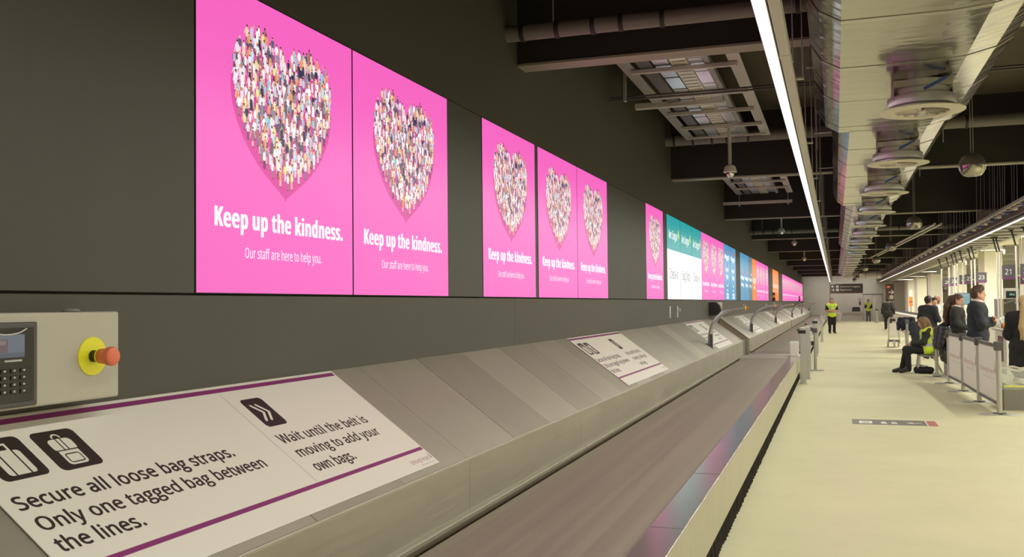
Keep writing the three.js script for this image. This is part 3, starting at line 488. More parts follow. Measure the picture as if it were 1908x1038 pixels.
// ---------------------------------------------------------------- foil duct with round diffusers
{
  const t = thing('foil_duct', 'wide silver foil-wrapped air duct under the ceiling', 'duct', [0, 3.215, 0]);
  const prof = (xl, cl, cr, xr, h) => { const w = cr - cl; return [[cl, 0], [cl + w * 0.6, 0.0], [cl + w * 0.82, 0.018], [cr, 0.06], [cr + (xr - cr) * 0.7, h * 0.3], [xr, h * 0.5], [xr, h * 0.66], [cr + (xr - cr) * 0.5, h * 0.9], [cr - 0.05, h], [cl + 0.05, h], [xl + (cl - xl) * 0.5, h * 0.9], [xl, h * 0.66], [xl, h * 0.46], [cl + (xl - cl) * 0.62, h * 0.17]]; };
  const secs = [[6, -9.6, -0.13, 0.062, 1.04, 1.19, 0.41], [-9.6, -17, 0.005, 0.16, 1.0, 1.1, 0.41], [-17, -31, 0.135, 0.33, 0.9, 1.04, 0.38], [-31, -62, 0.21, 0.4, 0.88, 1.0, 0.36]];
  for (const [z0, z1, xl, cl, cr, xr, h] of secs) {
    const r = rng(Math.round(-z1)), step = 1.18;
    for (let z = z0; z > z1 + 0.02; z -= step) { // each wrap of foil a jacket of its own, with a taped joint
      const ze = Math.max(z - step, z1), d = (r() - 0.5) * 0.006, p = prof(xl - d, cl, cr, xr + d, h);
      const g = prism(p.map(([x, y]) => [x, y + d * 0.5]), z - 0.001, ze + 0.001); g.translate(0, 0.004, 0); mesh('foil_wrap', g, mat.duct, t);
      const q = prof(xl - 0.004, cl - 0.002, cr + 0.002, xr + 0.004, h).map(([x, y]) => [x, y * 1.004 - 0.0015 + 0.003]); mesh('foil_tape', prism(q, z + 0.03, z - 0.03), mat.ductTape, t);
    }
  }
  const strapZ = [-3.6, -6.2, -8.6, -12, -15.2]; for (const z of strapZ) { mesh('hanger_strap', rod(V(-0.17, 0.22, z), V(-0.17, CY - 3.215, z), 0.006, 6), mat.zinc, t); mesh('hanger_strap', rod(V(1.22, 0.22, z), V(1.22, CY - 3.215, z), 0.006, 6), mat.zinc, t); mesh('strut', bx(-0.2, 0.415, z - 0.02, 1.25, 0.424, z + 0.02), mat.zinc, t); }
  // end cap
  mesh('end_cap', rb(0.22, 0.03, -62, 0.98, 0.36, -62.05, 0.01), mat.duct, t);
}
const vane = (() => { const parts = []; for (let k = 0; k < 14; k++) { const g = new THREE.BoxGeometry(0.14, 0.003, 0.026); g.rotateX(1.05); g.translate(0.115, 0.014, 0); g.rotateY(k / 14 * Math.PI * 2); parts.push(g); } return parts; })();
const diffParts = [
  ['face_ring', lathe([[0.185, 0.01], [0.195, 0.0], [0.215, -0.003], [0.298, 0.006], [0.3, 0.012], [0.295, 0.016], [0.2, 0.016], [0.185, 0.01]], 44), mat.diffuser],
  ['throat', lathe([[0.2, 0.04], [0.2, 0.012], [0.186, 0.008], [0.18, 0.04]], 36), mat.collar],
  ['hub', lathe([[0, 0.0], [0.03, 0.0], [0.045, 0.02], [0, 0.03]], 18), mat.diffuser],
  ['lower_collar', lathe([[0.2, 0.04], [0.225, 0.04], [0.24, 0.046], [0.24, 0.105], [0.232, 0.115], [0.2, 0.118], [0.19, 0.118]], 44), mat.collar],
  ['upper_collar', lathe([[0.212, 0.116], [0.212, 0.15], [0.2, 0.168], [0.19, 0.172], [0.19, 0.222]], 44), mat.collar],
  ['saddle_plate', mergeAll([rb(-0.2, 0.17, 0.16, 0.2, 0.222, -0.16, 0.003, 1), rb(-0.2, 0.085, 0.14, -0.195, 0.162, -0.14, 0.001, 1), rb(0.195, 0.11, 0.14, 0.2, 0.162, -0.14, 0.001, 1)]), mat.saddle],
  ['damper_handle', (() => { const g = rb(-0.085, -0.011, 0.212, 0.085, 0.011, 0.218, 0.003, 1); g.rotateZ(0.46); g.translate(0.075, 0.17, 0); return g; })(), mat.blue],
];
const diff0 = thing('ceiling_diffuser', 'round swirl diffuser with blue handle hanging under the foil duct', 'diffuser', [0.635, 2.994, -7.62], 0, 'round diffusers under the duct');
for (const [n, g, m] of diffParts) mesh(n, g, m, diff0);
for (const g of vane) mesh('vane', g, mat.diffuser, diff0);
for (let k = 1; k < 19; k++) { const c = diff0.clone(); c.name = numbered('ceiling_diffuser'); c.position.set(0.635, 2.994, -7.62 - 2.83 * k); scene.add(c); c.userData = { ...diff0.userData }; }

// ---------------------------------------------------------------- mirrored ball pendants
const ball0 = thing('ball_pendant', 'mirrored ball pendant hung on two cables beside the duct', 'pendant', [1.33, 2.95, -10.5], 0, 'mirrored ball pendants');
mesh('upper_shell', lathe([[0, 0.128], [0.05, 0.118], [0.09, 0.091], [0.118, 0.05], [0.128, 0.006], [0.128, 0.0]], 36), mat.sphereTop, ball0);
mesh('lower_shell', lathe([[0.128, 0.0], [0.124, -0.03], [0.11, -0.065], [0.085, -0.095], [0.062, -0.104], [0, -0.104]], 36), mat.smokeChrome, ball0);
for (const x of [-0.012, 0.012]) mesh('cable', rod(V(x, 0.12, 0), V(x, CY - 2.95, 0), 0.004, 6), mat.grey, ball0);
for (const [x, z] of [[1.33, -17.9], [1.34, -25.4], [1.3, -33.3], [1.19, -41.5], [1.19, -49.4], [1.2, -57], [1.19, -64]]) { const c = ball0.clone(); c.name = numbered('ball_pendant'); c.position.set(x, 2.95, z); c.userData = { ...ball0.userData }; scene.add(c); }
{ const t = thing('ceiling_conduit', 'pair of pale conduits running slantwise under the far beams', 'conduit', [0, 3.6, 0]); for (const d of [0, 0.16]) mesh('tube', rod(V(2.5 + d, 0, -27), V(1.55 + d, 0, -47), 0.03, 10), mat.lightGrey, t); }
{ const t = thing('round_duct', 'fat pale round duct crossing at the far end of the hall', 'duct', [0, 3.35, -67]); mesh('pipe', rod(V(0.6, 0, 0), V(2.9, 0, 0), 0.26, 28), mat.lightGrey, t); for (const x of [1.2, 1.9, 2.6]) { mesh('band', rod(V(x, 0, 0), V(x + 0.05, 0, 0), 0.268, 28), mat.grey, t); mesh('hanger', rod(V(x, 0.25, 0), V(x, CY - 3.35, 0), 0.008, 6), mat.zinc, t); } }

// ================================================================= CANOPY OVER THE DESKS
{
  const t = thing('desk_canopy', 'low grey slatted canopy over the check-in desks with dark edge', 'canopy', [0, 3.168, 0]);
  const edge = (z) => 3.32 + 0.0328 * -z;
  for (let z = 8; z > -84; z -= 1.15) { mesh('slat', prism([[3.34, 0], [edge(z), 0], [edge(z), 0.03], [3.34, 0.03]], z, z - 1.05), mat.soffit, t); mesh('slat_rib', prism([[3.34, -0.03], [edge(z), -0.03], [edge(z), 0], [3.34, 0]], z - 0.02, z - 0.08), mat.grey, t); }
  mesh('edge_board', rb(3.2, 0.0, 8, 3.262, 0.17, -82, 0.006, 1), mat.fascia, t);
  mesh('backing', prism([[3.26, 0.034], [4.1, 0.034], [4.1, 0.05], [3.26, 0.05]], 8, -84.4), mat.darkGrey, t);
  const l = thing('edge_light', 'long glowing strip lamp along the edge of the desk canopy', 'lamp', [3.3, 3.1, 0]);
  for (let z = 8; z > -78; z -= 2.88) { const h = mesh('housing', rb(-0.036, 0, z, 0.036, 0.034, z - 2.878, 0.003, 1), mat.lightGrey, l); mesh('diffuser_strip', bx(-0.031, -0.005, z, 0.031, 0, z - 2.88), lampGlow, h); }
  const c = thing('wire_tray', 'grey wire tray with blue connectors hung above the canopy edge', 'tray', [3.08, 3.28, 0]);
  for (const x of [-0.05, 0.1]) mesh('tray_rail', rb(x - 0.012, 0, 8, x + 0.012, 0.06, -80, 0.003, 1), mat.lightGrey, c);
  for (let z = 0; z > -80; z -= 0.5) mesh('rung', bx(-0.05, 0.005, z, 0.1, 0.02, z - 0.04), mat.lightGrey, c);
  mesh('red_cable', tube([V(0.02, 0.03, 6), V(0.04, 0.035, -20), V(0.0, 0.03, -50), V(0.03, 0.03, -79)], 0.014, 40, 6), M(0.22, 0.03, 0.03, 0.5), c);
  for (let z = -12; z > -60; z -= 0.9) mesh('connector', rb(0.02, -0.05, z, 0.09, 0.0, z - 0.14, 0.008, 1), (Math.round(z * 10) % 2 ? mat.blue : mat.white), c);
  const r = rng(19);
  for (let z = -9; z > -80; z -= 0.62) for (const x of [-0.05, 0.1]) if (r() < 0.8) mesh('hanger_rod', rod(V(x, 0.05, z - r() * 0.2), V(x, CY - 3.28, z - r() * 0.02), 0.005, 5), mat.zinc, c);
}
{ // grey cross beams under the low ceiling beyond
  for (let k = 0; k < 16; k++) { const z = -6 - k * 4.8; const t = thing('low_beam', 'grey cross beam under the pale ceiling behind the desks', 'beam', [5.3, 3.1, z], 0, 'cross beams behind the desks'); mesh('beam', rb(0, 0, 0.22, 8.68, 0.3, -0.22, 0.01), mat.grey, t); mesh('cap', bx(0, 0.26, 0.3, 8.68, 0.298, -0.3), mat.lightGrey, t); }
  for (const [x, z] of HALL_LAMPS) { const t = thing('ceiling_lamp', 'glowing strip lamp under the pale ceiling behind the desks', 'lamp', [x, 3.28, z], 0, 'strip lamps behind the desks'); mesh('case', rb(-1.32, 0, 0.13, 1.32, 0.12, -0.13, 0.006), mat.white, t); mesh('glow', bx(-1.3, -0.006, 0.12, 1.3, 0, -0.12), lampGlow, t); }
  for (const [x, z] of END_LAMPS) { const t = thing('bay_lamp', 'strip lamp in the last ceiling bay by the end wall', 'lamp', [x, 4.2, z], 0, 'lamps of the last bay'); mesh('case', rb(-0.82, 0, 0.11, 0.82, 0.06, -0.11, 0.006), mat.white, t); mesh('glow', bx(-0.8, -0.006, 0.1, 0.8, 0, -0.1), lampGlow, t); mesh('hanger', rod(V(0, 0.06, 0), V(0, CY - 4.2, 0), 0.01, 6), mat.zinc, t); }
}
// white columns beyond the desks
for (const [z, w] of [[-31.0, 0.6], [-39.3, 0.8], [-49.5, 1.0], [-60, 1.1], [-70, 1.3], [-79, 2.0]]) {
  const t = thing('white_column', 'broad white column standing behind the check-in desks', 'column', [5.2, 0, z], 0, 'white columns behind the desks');
  mesh('shaft', rb(0, 0, w, 0.6, 3.4, -w, 0.02), mat.cream, t); mesh('plinth', rb(-0.015, 0, w + 0.015, 0.615, 0.12, -w - 0.015, 0.006), mat.grey, t);
}

// ---------------------------------------------------------------- hanging poles and number boards
function numberTex(n) { return canvas(160, 200, (x) => { x.fillStyle = '#55535a'; x.fillRect(0, 0, 160, 200); x.fillStyle = '#7b3b78'; x.fillRect(0, 168, 160, 32); x.fillStyle = '#f2f0ee'; fit(x, n, 28, 132, 104, 108, '#px sans-serif'); }); }
function numberBoard(n, x, y, z, w, h, label) {
  const t = thing('number_board', label, 'sign', [x, y, z]);
  mesh('board', rb(0, 0, 0, w, h, -0.06, 0.004, 1), mat.darkGrey, t);
  mesh('print', quad(V(0.003, 0.003, 0.0012), V(w - 0.003, 0.003, 0.0012), V(0.003, h - 0.003, 0.0012)), new THREE.MeshStandardMaterial({ map: numberTex(n), roughness: 0.5 }), t);
  for (const yy of [0.05, h - 0.06]) mesh('bracket', bx(-0.03, yy, -0.02, w + 0.03, yy + 0.02, -0.04), mat.silver, t);
  if (x > 4.2) for (const xx of [0.04, w - 0.04]) mesh('hanger', rod(V(xx, h, -0.03), V(xx, 3.4 - y, -0.03), 0.012, 8), mat.silver, t);
}
const POLES = [[3.85, -22.8], [3.71, -23.4], [3.79, -26.1], [3.756, -26.3], [3.754, -30.3], [3.78, -31.25], [3.745, -32.9], [3.705, -33.95], [3.78, -35.5], [3.8, -37.3], [3.73, -39.1]];
for (const [x, z] of POLES) {
  const t = thing('hanging_pole', 'white pole hung from the desk canopy on a slanted black strut', 'pole', [x, 0, z], 0, 'poles hung from the canopy');
  mesh('strut', [rod(V(0, 3.16, 0), V(0.09, 2.78, 0), 0.02, 8), rb(-0.05, 3.13, 0.04, 0.05, 3.167, -0.04, 0.006)], mat.black, t);
  mesh('pole', cyl(0.023, 0.023, 1.67, 0.09, 1.125, 0, 12), mat.white, t);
  mesh('side_bar', rb(0.09, 2.2, 0.012, 0.17, 2.225, -0.012, 0.003, 1), mat.silver, t);
}
numberBoard('21', 3.52, 2.05, -23.4, 0.25, 0.32, 'dark hanging board numbered 21 next to the green display terminal');
numberBoard('20', 3.79, 2.06, -22.85, 0.25, 0.31, 'dark hanging board cut off after a 2, nearest the canopy edge');
numberBoard('23', 3.88, 2.1, -30.25, 0.26, 0.3, 'dark hanging board numbered 23 in front of a broad white column');
numberBoard('25', 3.88, 2.12, -32.85, 0.26, 0.3, 'dark hanging board numbered 25 above the dark-haired woman');
numberBoard('27', 3.84, 2.12, -33.9, 0.26, 0.3, 'dark hanging board numbered 27 half hidden by a pole');
numberBoard('29', 3.91, 2.12, -37.2, 0.26, 0.3, 'dark hanging board numbered 29 among the far poles');
numberBoard('2', 3.85, 2.12, -39.0, 0.26, 0.3, 'dark hanging board showing a single 2 among the far poles');
numberBoard('41', 5.15, 2.0, -52.5, 0.42, 0.42, 'dark board numbered 41 between the white columns');
numberBoard('0', 4.55, 2.0, -27.5, 0.2, 0.3, 'dark board ending in 0 behind board 21');
numberBoard('4', 5.62, 1.95, -64.5, 0.4, 0.5, 'small far board with a 4 between white columns');

// ================================================================= CHECK-IN DESKS
function desk(x, z, label, items) {
  const t = thing('check_in_desk', label, 'desk', [x, 0, z]);
  mesh('body', rb(0, 0, 0.75, 0.75, 0.92, -0.75, 0.01), mat.white, t); mesh('counter', rb(-0.06, 0.92, 0.8, 0.8, 0.965, -0.8, 0.008), mat.lightGrey, t);
  mesh('purple_panel', rb(-0.006, 0.25, 0.35, 0, 0.8, -0.35, 0.002, 1), mat.purple, t); mesh('kick_plate', rb(-0.004, 0, 0.74, 0, 0.1, -0.74, 0.001, 1), mat.grey, t); mesh('ledge', rb(0.3, 0.965, 0.78, 0.72, 1.12, -0.78, 0.01), mat.white, t);
  return t;
}
const DESKS = [[3.35, -17.0, 'white check-in desk with purple panel behind the blonde woman'], [3.4, -20.2, 'white check-in desk behind the man with folded arms'], [3.45, -23.4, 'white check-in desk under board 21'], [3.5, -27.4, 'white check-in desk between boards 21 and 23'], [3.55, -31.4, 'white check-in desk under boards 23 and 25'], [3.6, -36, 'white check-in desk at the far end of the poles']];
for (const [x, z, l] of DESKS) desk(x, z, l);
function monitor(x, y, z, turn, w, h, col, label, k = 0.8) {
  const t = thing('monitor', label, 'monitor', [x, y, z], turn);
  mesh('case', rb(-w / 2, 0.5, -0.02, w / 2, 0.5 + h, 0.02, 0.006), mat.darkGrey, t); mesh('stand', rb(-0.03, 0, -0.02, 0.03, 0.52, 0.0, 0.004), mat.grey, t); mesh('foot', rb(-0.1, 0, -0.08, 0.1, 0.012, 0.08, 0.004), mat.grey, t);
  const tex = canvas(64, 64, (c) => { c.fillStyle = col; c.fillRect(0, 0, 64, 64); c.fillStyle = 'rgba(255,255,255,0.25)'; c.fillRect(6, 8, 52, 6); });
  mesh('screen', quad(V(-w / 2 + 0.012, 0.515, 0.0215), V(w / 2 - 0.012, 0.515, 0.0215), V(-w / 2 + 0.012, 0.485 + h, 0.0215)), emis(tex, k), t);
}
monitor(3.7, 0.966, -32.0, -0.1, 0.42, 0.36, '#8fb6bd', 'pale blue monitor on the desk under board 25');
{ // terminal with green display on a swing arm
  const t = thing('desk_terminal', 'white terminal with small green display on a swing arm', 'terminal', [3.79, 1.12, -24.08]);
  mesh('case', rb(-0.15, 0.5, -0.14, 0.14, 0.74, 0.14, 0.02), mat.white, t); mesh('display_frame', rb(-0.13, 0.52, 0.14, 0.12, 0.68, 0.15, 0.004, 1), mat.black, t);
  const tex = canvas(64, 32, (c) => { c.fillStyle = '#0c1210'; c.fillRect(0, 0, 64, 32); c.fillStyle = '#8fe0c0'; strokes(c, 14, 8, 36, 14, 5, 3); });
  mesh('display', quad(V(-0.1, 0.54, 0.1515), V(0.09, 0.54, 0.1515), V(-0.1, 0.66, 0.1515)), emis(tex, 0.9), t);
  mesh('swing_arm', [rod(V(0, 0.55, 0), V(0.18, 0.3, -0.05), 0.022, 8), rod(V(0.18, 0.3, -0.05), V(0, 0.02, 0), 0.022, 8), rod(V(-0.15, 0.4, 0.05), V(0.1, 0.5, 0.02), 0.016, 8)], mat.grey, t); mesh('foot', rb(-0.1, 0, -0.1, 0.1, 0.025, 0.1, 0.006), mat.darkGrey, t);
}
for (const [x, z, label] of [[3.95, -26.95, 'tall silver divider screen left of the green display'], [3.96, -23.4, 'tall silver divider screen beside the blonde woman']]) { const t = thing('divider_screen', label, 'divider', [x, 1.12, z], 0.3); mesh('panel', rb(-0.03, 0, 0.2, 0.03, 0.52, -0.2, 0.025, 4), mat.silver, t); mesh('edge_strip', rb(-0.034, 0.02, 0.19, -0.03, 0.5, 0.15, 0.001, 1), mat.purple, t); }
{ const t = thing('paper_bag', 'orange and yellow packet lying on the desk counter', 'packet', [3.56, 0.966, -23.15]); const g = new THREE.IcosahedronGeometry(0.1, 3), p = g.attributes.position, r = rng(3); for (let i = 0; i < p.count; i++) { const k = 1 + 0.18 * Math.sin(p.getX(i) * 60) * Math.cos(p.getZ(i) * 50); p.setXYZ(i, p.getX(i) * 1.1 * k, Math.max(0, p.getY(i) * 0.75 * k + 0.06), p.getZ(i) * 1.5 * k); } g.computeVertexNormals(); mesh('packet_body', g, mat.orange, t); mesh('band', rb(-0.13, 0.02, 0.03, 0.13, 0.1, -0.03, 0.01), mat.darkGrey, t); }
{ const t = thing('desk_printer', 'white printer with rounded lid on the desk counter', 'printer', [3.8, 1.121, -17.2]); mesh('case', rb(-0.1, 0, 0.2, 0.24, 0.2, -0.2, 0.03, 3), mat.white, t); mesh('slot', rb(-0.104, 0.1, 0.14, -0.099, 0.12, -0.14, 0.001, 1), mat.black, t); mesh('lid', rb(-0.06, 0.2, 0.17, 0.2, 0.24, -0.17, 0.018, 3), mat.lightGrey, t); }
{ const t = thing('advert_board', 'narrow standing board in white and orange between white columns', 'board', [5.2, 0, -76.2]); mesh('post', cyl(0.04, 0.04, 1.2, 0.12, 0.02, -0.03, 10), mat.grey, t); mesh('foot', rb(-0.02, 0, 0.12, 0.26, 0.02, -0.18, 0.004), mat.grey, t); mesh('white_panel', rb(0, 1.9, 0, 0.24, 2.4, -0.06, 0.006), mat.white, t); mesh('orange_panel', rb(0, 1.2, 0, 0.24, 1.9, -0.06, 0.006), mat.orange, t); mesh('dark_band', rb(-0.003, 1.5, 0.003, 0.243, 1.56, -0.063, 0.002, 1), mat.black, t); }
{ const t = thing('ticket_printer', 'white ticket printer on a stalk above the blonde woman', 'printer', [4.04, 1.12, -23.0]); mesh('case', rb(-0.16, 0.62, -0.14, 0.16, 0.82, 0.14, 0.03, 3), mat.white, t); mesh('slot', rb(-0.08, 0.68, 0.14, 0.06, 0.72, 0.146, 0.002, 1), mat.darkGrey, t); mesh('stalk', cyl(0.03, 0.03, 0.62, 0, 0, 0, 12), mat.silver, t); mesh('foot', rb(-0.11, 0, -0.11, 0.11, 0.02, 0.11, 0.005), mat.grey, t); }
{ const t = thing('plastic_sheet', 'crumpled clear plastic heap on the desk counter', 'plastic', [3.56, 0.966, -23.85]); const g = new THREE.IcosahedronGeometry(0.16, 3), a = g.attributes.position; for (let i = 0; i < a.count; i++) { const k = 1 + 0.25 * Math.sin(a.getX(i) * 41 + a.getZ(i) * 23) * Math.cos(a.getY(i) * 35); a.setXYZ(i, a.getX(i) * 0.6 * k, Math.max(0.001, a.getY(i) * 1.0 * k + 0.1), a.getZ(i) * 1.3 * k); } g.computeVertexNormals(); mesh('heap', g, M(0.7, 0.68, 0.6, 0.35), t); }
{ const t = thing('long_counter', 'long white counter in front of the white columns', 'counter', [3.3, 0, -60]); mesh('front', rb(0, 0, 15, 0.5, 0.86, -13, 0.01), mat.cream, t); mesh('top', rb(-0.04, 0.86, 15.05, 0.56, 0.9, -13.05, 0.006), mat.lightGrey, t); mesh('rail', rb(0.5, 0.9, 15, 0.54, 1.0, -13, 0.004), mat.darkGrey, t); }

// ================================================================= FAR END
{
  const tex = canvas(1024, 320, (x) => {
    x.fillStyle = '#3f3a33'; x.fillRect(0, 0, 1024, 320); x.fillStyle = '#8a3a3a'; x.fillRect(0, 304, 1024, 16); x.fillStyle = '#ece8e0'; x.strokeStyle = '#ece8e0'; x.lineWidth = 12;
    const arrow = (a, b, d) => { x.beginPath(); x.moveTo(a - 36 * d, b); x.lineTo(a + 36 * d, b); x.moveTo(a + 8 * d, b - 26); x.lineTo(a + 36 * d, b); x.lineTo(a + 8 * d, b + 26); x.stroke(); };
    arrow(80, 84, -1); arrow(80, 196, 1);
    for (const y of [48, 160]) { x.fillStyle = '#ece8e0'; rr(x, 184, y, 82, 76, 10); x.fill(); x.fillStyle = '#3f3a33'; x.fillRect(208, y + 26, 36, 30); }
    x.fillStyle = '#ece8e0'; fit(x, 'Oversized baggage', 304, 112, 640, 76, '#px sans-serif'); fit(x, 'Departures', 304, 224, 372, 76, '#px sans-serif');
  });
  const t = thing('hanging_sign', 'dark hanging sign reading Oversized baggage and Departures', 'sign', [-0.32, 2.2, -75]);
  mesh('board', rb(0, 0, 0, 2.29, 0.71, -0.08, 0.006), mat.darkGrey, t); mesh('print', quad(V(0.005, 0.005, 0.0015), V(2.285, 0.005, 0.0015), V(0.005, 0.705, 0.0015)), new THREE.MeshStandardMaterial({ map: tex, roughness: 0.5 }), t);
  for (const x of [0.5, 1.8]) mesh('hanger', rod(V(x, 0.7, -0.04), V(x, CY - 2.2, -0.04), 0.012, 8), mat.zinc, t);
}
{
  const tex = canvas(256, 512, (x) => { x.fillStyle = '#45352c'; x.fillRect(0, 0, 256, 512); x.fillStyle = '#d2402c'; x.fillRect(42, 40, 100, 80); x.fillStyle = '#f4ddd6'; strokes(x, 58, 66, 66, 24, 4, 5); x.strokeStyle = '#f0ece4'; x.lineWidth = 22; x.beginPath(); x.moveTo(92, 246); x.lineTo(238, 246); x.moveTo(180, 180); x.lineTo(240, 246); x.lineTo(180, 312); x.stroke(); x.fillStyle = '#d8d0be'; x.fillRect(122, 348, 112, 110); x.fillStyle = '#a59a86'; strokes(x, 140, 370, 76, 60, 4, 5); });
  const t = thing('arrow_sign', 'tall brown wall sign with white arrow and red square', 'sign', [3.72, 1.62, -79.0]);
  mesh('board', rb(0, 0, 0, 0.6, 1.28, -0.12, 0.006), mat.darkGrey, t); mesh('print', quad(V(0.004, 0.004, 0.0015), V(0.596, 0.004, 0.0015), V(0.004, 1.276, 0.0015)), new THREE.MeshStandardMaterial({ map: tex, roughness: 0.5 }), t);
  mesh('leg', rb(0.27, -1.62, -0.03, 0.33, 0.01, -0.09, 0.004), mat.grey, t);
}
{ // double door in the end wall
  const d = struct('door_1', [rb(2.2, 0, ZF + 0.06, 3.72, 2.2, ZF, 0.004), ], mat.lightGrey); const z = ZF + 0.06;
  mesh('leaf', rb(2.27, 0.01, z + 0.03, 2.9, 2.13, z, 0.004), mat.endWall, d); mesh('leaf', rb(2.92, 0.01, z + 0.03, 3.65, 2.13, z, 0.004), mat.endWall, d); mesh('vision_panel', rb(3.0, 0.9, z + 0.034, 3.16, 1.9, z + 0.03, 0.001, 1), mat.white, d); mesh('frame_line', rb(2.2, 2.14, z + 0.04, 3.72, 2.2, z, 0.003), mat.darkGrey, d);
  struct('trim_1', bx(-0.42, 0, ZF + 0.03, -0.36, 3.6, ZF), mat.grey);
}
{ const t = thing('reception_counter', 'low grey counter against the end wall', 'counter', [0.6, 0, -83.6]); mesh('front', rb(0, 0, 0.35, 1.52, 0.62, -0.35, 0.008), mat.lightGrey, t); mesh('top', rb(-0.03, 0.62, 0.4, 1.55, 0.76, -0.4, 0.01), mat.paint, t); }
{ const t = thing('scanner_box', 'black box standing on the low end counter', 'box', [1.3, 0.76, -83.55]); mesh('case', prism([[0, 0], [0.66, 0], [0.62, 0.36], [0.05, 0.36]], 0.2, -0.2), mat.black, t); mesh('slot', rb(0.12, 0.1, 0.2, 0.55, 0.16, 0.206, 0.002, 1), mat.darkGrey, t); }
{ const t = thing('far_bin', 'pale waste bin beside the low end counter', 'bin', [0.25, 0, -81.5]); mesh('body', lathe([[0, 0], [0.2, 0], [0.25, 0.66], [0.24, 0.68], [0.22, 0.66], [0.2, 0.1], [0, 0.1]], 24), mat.white, t); mesh('crumpled_top', new THREE.IcosahedronGeometry(0.18, 2).scale(1, 0.5, 1).translate(0, 0.68, 0), mat.lightGrey, t); }
{ const t = thing('wall_notice', 'small purple and red notice on the end wall beside the door', 'notice', [1.88, 1.28, ZF]); mesh('sheet', rb(0, 0, 0.01, 0.16, 0.56, 0, 0.001, 1), mat.purple, t); mesh('upper_sheet', rb(0.02, 0.3, 0.014, 0.14, 0.54, 0.01, 0.001, 1), mat.lightGrey, t); }

// ---------------------------------------------------------------- floor sign
{
  const tex = canvas(1024, 480, (x) => { x.fillStyle = '#6f685e'; x.fillRect(0, 0, 1024, 480); x.fillStyle = '#eee9dc'; x.fillRect(898, 0, 12, 480); x.fillStyle = '#b4605f'; x.fillRect(910, 0, 114, 480);
    x.fillStyle = '#efeada'; rr(x, 86, 160, 160, 220, 16); x.fill(); x.fillStyle = '#6f685e'; x.fillRect(120, 232, 96, 70); x.fillStyle = '#d9d3c3'; x.beginPath(); x.moveTo(350, 390); x.lineTo(430, 390); x.lineTo(410, 170); x.lineTo(360, 190); x.fill(); x.fillRect(480, 180, 60, 60); x.fillRect(480, 270, 70, 110); x.beginPath(); x.moveTo(650, 260); x.lineTo(740, 190); x.lineTo(740, 240); x.lineTo(840, 240); x.lineTo(840, 280); x.lineTo(740, 280); x.lineTo(740, 330); x.fill(); });
  const t = thing('floor_sticker', 'grey sticker with white pictograms and red end on the cream floor', 'floor sign', [0, 0, 0]);
  mesh('sheet', bx(0.185, 0.0002, -13.22, 1.22, 0.0016, -13.76), mat.grey, t);
  mesh('print', quad(V(0.185, 0.002, -13.22), V(1.22, 0.002, -13.22), V(0.185, 0.002, -13.76)), new THREE.MeshStandardMaterial({ map: tex, roughness: 0.55 }), t);
}

// ================================================================= PEOPLE, COATS AND BARRIERS
// Distance fields joined with a smooth minimum, meshed with surface nets.
function prim(a, b, ra, rb_) { return [a.x, a.y, a.z, b.x - a.x, b.y - a.y, b.z - a.z, ra, rb_ ?? ra]; }
function field(prims, k, grow = 0) {
  return (x, y, z) => {
    let d = 1e3;
    for (const p of prims) {
      const px = x - p[0], py = y - p[1], pz = z - p[2], l = p[3] * p[3] + p[4] * p[4] + p[5] * p[5];
      const t = l > 0 ? Math.min(1, Math.max(0, (px * p[3] + py * p[4] + pz * p[5]) / l)) : 0, ax = px - p[3] * t, ay = py - p[4] * t, az = pz - p[5] * t;
      const e = Math.sqrt(ax * ax + ay * ay + az * az) - (p[6] + (p[7] - p[6]) * t) - grow, h = Math.max(k - Math.abs(d - e), 0) / k;
      d = Math.min(d, e) - h * h * k * 0.25;
    }
    return d;
  };
}
function bounds(prims, pad) { const lo = [1e9, 1e9, 1e9], hi = [-1e9, -1e9, -1e9]; for (const p of prims) for (const t of [0, 1]) for (let i = 0; i < 3; i++) { const v = p[i] + p[3 + i] * t, r = p[6 + t] + pad; lo[i] = Math.min(lo[i], v - r); hi[i] = Math.max(hi[i], v + r); } return [lo, hi]; }
